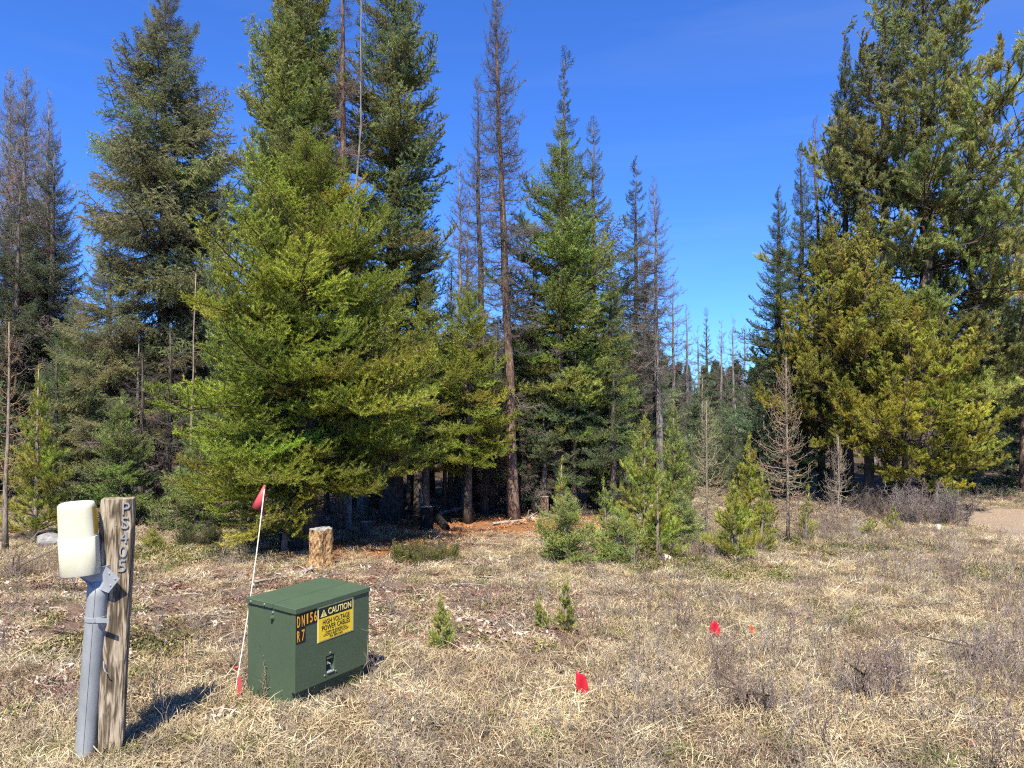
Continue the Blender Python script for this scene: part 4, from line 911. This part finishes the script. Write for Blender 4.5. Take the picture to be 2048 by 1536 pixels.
for k in range(26):
    px, py = (rr.uniform(730, 990), rr.uniform(1170, 1290)) if k < 14 else (rr.uniform(10, 470), rr.uniform(1150, 1300))
    rock('small pale stone among the reddish litter beside the green cabinet' if k < 14 else 'small pale stone among the reddish litter round the wooden post', px, py, rr.uniform(6, 15), rr.uniform(4, 8), 'rock_pale' if rr.random() < .6 else 'rock', 40 + k, 'small stones right of the cabinet' if k < 14 else 'small stones left of the cabinet')
def stick(name, label, pts, r0, r1, mm, group=None, cat='branch', twigs=0, seed=0):
    rr = np.random.default_rng(seed + 500); x, y = G(*pts[0][:2]); z0 = hz(x, y)
    W_ = []
    for q in pts:
        gx_, gy_ = G(q[0], q[1]); W_.append((gx_ - x, gy_ - y, hz(gx_, gy_) - z0 + (q[2] if len(q) > 2 else .015)))
    W_ = np.array(W_); t = np.linspace(0, 1, 9); k = np.linspace(0, 1, len(W_))
    P = np.stack([np.interp(t, k, W_[:, c_]) for c_ in range(3)], 1) + rr.normal(0, .006, (9, 3)) * [1, 1, .3]
    mb = MB(); mb.tube(P, np.linspace(r0, r1, 9), 6)
    for j_ in range(twigs):
        p, T_ = interp(P, rr.uniform(.2, .95)); mb.tube(curve(p, T_ * .5 + rr.normal(0, .6, 3) + (0, 0, .4), rr.uniform(.08, .25), 4, 0, 0, .4, rr), np.linspace(r1 * .7, r1 * .3, 4), 4)
    o = mb.build(name, M[mm], None); o.location = (x, y, z0); tag(o, label, cat, group)
stick('charred_slab', 'black charred slab tipped over at the edge of the shade', [(868, 1040, .18), (893, 1060, .02)], .06, .07, 'charred', cat='log', seed=1)
stick('charred_slab', 'dark split log lying on the orange duff', [(900, 1048, .05), (930, 1044, .05)], .05, .03, 'charred', cat='log', seed=2)
stick('fallen_log', 'pale thin log lying before the leaning larch', [(985, 1052, .04), (1100, 1040, .04)], .03, .015, 'stick', cat='log', twigs=5, seed=3)
stick('fallen_log', 'grey log lying in the shade behind the charred slab', [(850, 1046, .10), (925, 1028, .12)], .04, .03, 'bark_grey', cat='log', twigs=4, seed=4)
stick('fallen_branch', 'bleached forked branch on the ground just behind the cabinet lid', [(600, 1152, .03), (622, 1146, .05), (632, 1136, .09)], .022, .012, 'stick', twigs=4, seed=5)
stick('fallen_branch', 'straight pale stick on the ground left of the cabinet top', [(500, 1170, .02), (572, 1158, .03)], .018, .01, 'stick', twigs=2, seed=6)
stick('fallen_branch', 'pale leaning stick in the shaded wood beside the burnt stump', [(838, 1035, .55), (846, 1052, .02)], .02, .025, 'stick', seed=7)
stick('dead_limb', 'curved dead limb arching in the shade behind the wooden post', [(268, 1040, .02), (285, 1032, .22), (302, 1010, .35)], .05, .03, 'bark_grey', seed=8, twigs=4)
for k in range(46):
    if k < 22: px, py = rr.uniform(0, 480), rr.uniform(1120, 1290)
    elif k < 34: px, py = rr.uniform(660, 1000), rr.uniform(1070, 1260)
    else: px, py = rr.uniform(900, 1400), rr.uniform(1030, 1190)
    ln = rr.uniform(18, 75); an = rr.normal(0, .35)
    gk = 0 if k < 22 else 1 if k < 34 else 2
    stick('fallen_branch', ['thin dry stick lying on the litter round the wooden post', 'thin dry stick lying on the litter right of the tan stump', 'thin dry stick lying in the grass by the young trees'][gk],
          [(px, py, .02), (px + ln * .5, py + ln * .12 * an, .035), (px + ln, py + ln * .3 * an, .02)], rr.uniform(.006, .014), .004, 'stick' if rr.random() < .75 else 'bark_fir', ['sticks round the wooden post', 'sticks right of the stump', 'sticks by the young trees'][gk], seed=20 + k, twigs=int(rr.integers(0, 4)))

# ------------------------------------------------------------------ low shrubs
def shrub(name, label, px, base, hw, h, species, tint, n_, seed, pit=(10, 60), cat='shrub', sr=1.0):
    x, y = G(px, base); z0 = hz(x, y); rr = np.random.default_rng(seed); s_ = 1 / FOC * y
    t = empty(name, (x, y, z0)); tag(t, label, cat)
    P, rot, siz, tn = [], [], [], []
    for k in range(n_):
        a_ = rr.random() * 6.28; q = math.sqrt(rr.random()); xx_, yy_ = q * hw * s_ * .75 * math.cos(a_), q * hw * s_ * .5 * math.sin(a_)
        P.append((xx_, yy_, hz(x + xx_, y + yy_) - z0)); rot.append((rr.normal(0, .5), -R(rr.uniform(*pit)), a_ + rr.normal(0, .6)))
        siz.append(h * s_ * rr.uniform(.6, 1.15) / BL.get(species, 1.2)); tn.append(np.array(tint) * rr.uniform(.7, 1.3))
    nm = 'foliage' if species not in ('larch', 'deadfir', 'larchyoung') else 'twigs'
    tag(scatter(nm, SPECIES[species], P, rot, siz, rr.integers(0, 3, n_), tn, t), kind='stuff')
    mb = MB()
    for k in range(5): mb.tube([(0, 0, -.05), (rr.normal(0, .05), rr.normal(0, .05), .1), (rr.normal(0, .15), rr.normal(0, .15), h * s_ * .7)], np.array([.012, .008, .004]) * sr, 5)
    mb.build('stem', M['twig'], t)
shrub('juniper_shrub', 'low spreading juniper at the edge of the fir shade', 850, 1122, 66, 42, 'firfine', (.15, .15, .035), 90, 1)
shrub('juniper_shrub', 'small dark juniper at the wood edge right of the wooden post', 398, 1092, 36, 38, 'firfine', (.085, .095, .03), 40, 2, (20, 70))
shrub('bare_bush', 'big grey-purple leafless bush beside the track', 1852, 1046, 72, 82, 'larch', (.19, .155, .135), 62, 3, (30, 88))
shrub('bare_bush', 'dark leafless undergrowth below the pines', 1760, 1030, 90, 55, 'larch', (.12, .095, .08), 44, 4, (25, 85))
shrub('bare_bush', 'brown leafless weeds at the right in the near grass', 1745, 1395, 70, 100, 'larchyoung', (.20, .145, .12), 60, 5, (50, 88))
shrub('bare_bush', 'brown leafless weed clump in the near grass right of centre', 1500, 1420, 60, 80, 'larchyoung', (.20, .15, .12), 40, 6, (55, 88))
shrub('bare_bush', 'grey weed clump at the right edge of the near grass', 1960, 1330, 60, 75, 'larchyoung', (.20, .16, .14), 36, 7, (50, 88))
shrub('bare_bush', 'dry twiggy growth at the foot of the young pines', 1400, 1110, 95, 40, 'larchyoung', (.2, .15, .13), 70, 8, (40, 88))
shrub('dry_weed', 'thin dry weed stalks against the left side of the green cabinet', 528, 1400, 14, 105, 'larchyoung', (.22, .19, .12), 4, 10, (72, 88), 'weed', .2)
shrub('bare_bush', 'dry twigs around the foot of the left-edge saplings', 30, 1150, 80, 55, 'larchyoung', (.19, .13, .1), 50, 9, (40, 88))

# ------------------------------------------------------------------ grass, litter, ground cover (stuff)
def blades(mb, rr, n_, rad, l0, l1, w, tilt, curl, zj=0.0):
    a_ = rr.random(n_) * 6.283; q = np.sqrt(rr.random(n_)) * rad; base = np.stack([q * np.cos(a_), q * np.sin(a_), rr.random(n_) * zj], 1)
    az = rr.random(n_) * 6.283; ti = np.radians(rr.uniform(*tilt, n_)); ln = rr.uniform(l0, l1, n_); cu = np.radians(rr.uniform(*curl, n_)); tw = rr.normal(0, .35, n_)
    pts = [base]; p = base
    for k in range(3):
        th = ti + cu * (k / 2); d_ = np.stack([np.sin(th) * np.cos(az + tw * k), np.sin(th) * np.sin(az + tw * k), np.cos(th)], 1)
        p = p + d_ * (ln / 3)[:, None]; p[:, 2] = np.maximum(p[:, 2], .004); pts.append(p)
    sd = np.stack([-np.sin(az), np.cos(az), rr.normal(0, .5, n_)], 1); sd /= np.linalg.norm(sd, axis=1)[:, None]
    ww = w * rr.uniform(.6, 1.3, n_)
    v = []
    for k, f_ in ((0, .8), (1, 1.0), (2, .75)): v += [pts[k] - sd * (ww * f_ / 2)[:, None], pts[k] + sd * (ww * f_ / 2)[:, None]]
    v.append(pts[3]); V = np.stack(v, 1).reshape(-1, 3); o_ = (np.arange(n_) * 7)[:, None]
    F = np.concatenate([o_ + np.array([[0, 1, 3]]), o_ + np.array([[0, 3, 2]]), o_ + np.array([[2, 3, 5]]), o_ + np.array([[2, 5, 4]]), o_ + np.array([[4, 5, 6]])])
    mb.add(V, F)
GR, MT, LT, KN, WD = [], [], [], [], []
for k in range(4):
    rr = np.random.default_rng(300 + k)
    mb = MB(); blades(mb, rr, 80, .095, .03, .11, .0027, (5, 65), (0, 90)); proto(f'tuft_{k}', mb, [M['blade']]); GR.append(f'tuft_{k}')
    mb = MB(); blades(mb, rr, 170, .15, .02, .075, .0030, (30, 100), (-20, 60), .03); blades(mb, rr, 18, .14, .05, .13, .0032, (50, 95), (0, 25), .03); blades(mb, rr, 5, .12, .12, .22, .0042, (60, 90), (0, 30), .03); proto(f'mat_{k}', mb, [M['blade']]); MT.append(f'mat_{k}')
    mb = MB(); blades(mb, rr, 40, .12, .015, .05, .014, (60, 95), (-30, 30), .02); blades(mb, rr, 12, .12, .06, .16, .004, (75, 92), (0, 15), .015); proto(f'litter_{k}', mb, [M['leaf']]); LT.append(f'litter_{k}')
    mb = MB(); blades(mb, rr, 90, .12, .014, .028, .012, (10, 80), (0, 60), .06); proto(f'cover_{k}', mb, [M['leaf']]); KN.append(f'cover_{k}')
    mb = MB()
    for j_ in range(7):
        a_ = rr.random() * 6.28; P0 = np.array([.05 * math.cos(a_), .05 * math.sin(a_), 0]); Q = curve(P0, (rr.normal(0, .22), rr.normal(0, .22), 1), rr.uniform(.16, .42), 6, 0, 0, .5, rr)
        mb.tube(Q, np.linspace(.0022, .001, 6), 3, 0, False)
        for i_ in range(5):
            p, T_ = interp(Q, rr.uniform(.3, .98)); mb.tube(curve(p, T_ + rr.normal(0, .55, 3), rr.uniform(.03, .1), 3), [.0013, .001, .0008], 3, 0, False)
    proto(f'weed_{k}', mb, [M['bare']]); WD.append(f'weed_{k}')
def sample(n_, seed, y0=3.2, y1=22, spread=.86, pw=1.0):
    """points over the clearing, thinner with distance"""
    rr = np.random.default_rng(seed); u = rr.random(n_)
    y = (y0 ** pw + u * (y1 ** pw - y0 ** pw)) ** (1 / pw); x = (rr.random(n_) * 2 - 1) * (spread * y + 1.2); return x, y, rr
cabc = np.array([a0[0] + .5 * (b0 - a0)[0] + .5 * (d0 - a0)[0], a0[1] + .5 * (b0 - a0)[1] + .5 * (d0 - a0)[1]])
def clear(x, y):
    c_, s_ = math.cos(-yaw), math.sin(-yaw); dx, dy = x - a0[0], y - a0[1]; lx, ly = dx * c_ - dy * s_, dx * s_ + dy * c_
    return ~((lx > -.01) & (lx < CW + .01) & (ly > -.0) & (ly < CDp))
def put(name, names, x, y, keep, rr, s0, s1, tint, label, cat, zs=None, tilt=.12):
    k = keep & clear(x, y); x, y, tint = x[k], y[k], tint[k]; n_ = len(x)
    s_ = rr.uniform(s0, s1, n_) if zs is None else zs[k] * rr.uniform(s0, s1, n_)
    tag(scatter(name, names, np.stack([x, y, hgt(x, y) - .003], 1), np.stack([rr.normal(0, tilt, n_), rr.normal(0, tilt, n_), rr.random(n_) * 6.283], 1), s_, rr.integers(0, len(names), n_), tint), label, cat, kind='stuff')
    return n_
def pal(rr, n_, cols, wts):
    k = rr.choice(len(cols), n_, p=np.array(wts) / sum(wts)); return np.array(cols)[k] * rr.uniform(.78, 1.2, (n_, 1))
TAN, PALE, BRN, GRY, GRN = (.43, .335, .19), (.56, .47, .30), (.21, .145, .09), (.28, .23, .17), (.14, .15, .04)
cnt = {}
x, y, rr = sample(15000, 1, 3.2, 19, .86, 1.25); zd, zr, zg, zw, zt = zones(x, y); pn = fbm(x * .9, y * .9, 55)
keep = rr.random(len(x)) > np.clip(zd * .9 + zt * .97 + zw * .8 + zr * .75 + zg * .5, 0, 1)
t_ = pal(rr, len(x), [TAN, PALE, BRN, GRY, GRN], [5, 2.6, 2.2, 2.4, .5])
cnt['mat'] = put('dry_grass_thatch', MT, x, y, keep, rr, .75, 1.25, t_, 'matted dry tan grass lying over the clearing', 'grass')
x, y, rr = sample(12000, 2, 3.2, 18, .86, 1.15); zd, zr, zg, zw, zt = zones(x, y); pn = fbm(x * .8, y * .8, 56); lft = np.clip((-x - y * .02) / 1.5, 0, 1) * np.clip((y - 5) / 1.5, 0, 1)
keep = (rr.random(len(x)) > np.clip(zd * .95 + zt * .97 + zw * .75 + zr * .9 + zg * .2 + lft * .45, 0, 1)) & (pn > rr.uniform(.25, .6, len(x)))
t_ = pal(rr, len(x), [TAN, PALE, BRN, GRY, GRN], [5, 2.2, 2.0, 2.4, .9]); t_ = np.where((rr.random(len(x)) < zg * .6)[:, None], np.array((.17, .19, .045)), t_)
cnt['tuft'] = put('dry_grass', GR, x, y, keep, rr, .55, 1.15, t_, 'upright tufts of dry tan grass across the clearing', 'grass', zs=np.clip(1.1 - .25 * np.clip((y - 5) / 6, 0, 1), .4, 2))
x, y, rr = sample(9000, 3, 4, 20, .86, 1.2); zd, zr, zg, zw, zt = zones(x, y)
keep = rr.random(len(x)) < np.clip(zr * .95 + zd * .55 + zw * .4 + .12, 0, 1) * (1 - zt * .9)
t_ = pal(rr, len(x), [(.25, .155, .105), (.36, .26, .175), (.19, .09, .065), (.45, .37, .28), (.15, .115, .075)], [3, 3, 1.6, 2, 1.5]); t_ = np.where((zd > .5)[:, None] & (rr.random(len(x)) < .75)[:, None], np.array((.36, .17, .07)), t_)
cnt['litter'] = put('leaf_litter', LT, x, y, keep, rr, .7, 1.4, t_, 'reddish brown leaf and twig litter on the ground', 'litter')
x, y, rr = sample(9000, 4, 4, 15, .86, 1.3); zd, zr, zg, zw, zt = zones(x, y)
keep = rr.random(len(x)) < np.clip(zg * .9 + zr * .06, 0, 1)
t_ = pal(rr, len(x), [(.10, .115, .025), (.15, .15, .03), (.19, .16, .045), (.16, .075, .045)], [3, 3, 2, 1])
cnt['cover'] = put('ground_cover', KN, x, y, keep, rr, .7, 1.3, t_, 'low green and bronze leafy ground cover in patches', 'ground cover')
x, y, rr = sample(5200, 5, 3.4, 18, .86, 1.3); zd, zr, zg, zw, zt = zones(x, y); pn = fbm(x * .6, y * .6, 61); rt = np.clip((x + 1) / 4, 0, 1)
keep = (rr.random(len(x)) < np.clip(.25 + .6 * rt, 0, 1)) & (pn > rr.uniform(.3, .65, len(x))) & (zt < .5) & (zd < .5)
t_ = pal(rr, len(x), [(.24, .185, .15), (.19, .135, .12), (.32, .27, .22)], [3, 2, 2])
cnt['weed'] = put('dead_weeds', WD, x, y, keep, rr, .6, 1.15, t_, 'thin grey-brown dead weed stalks standing in the grass', 'weeds')
print('scatter', cnt)
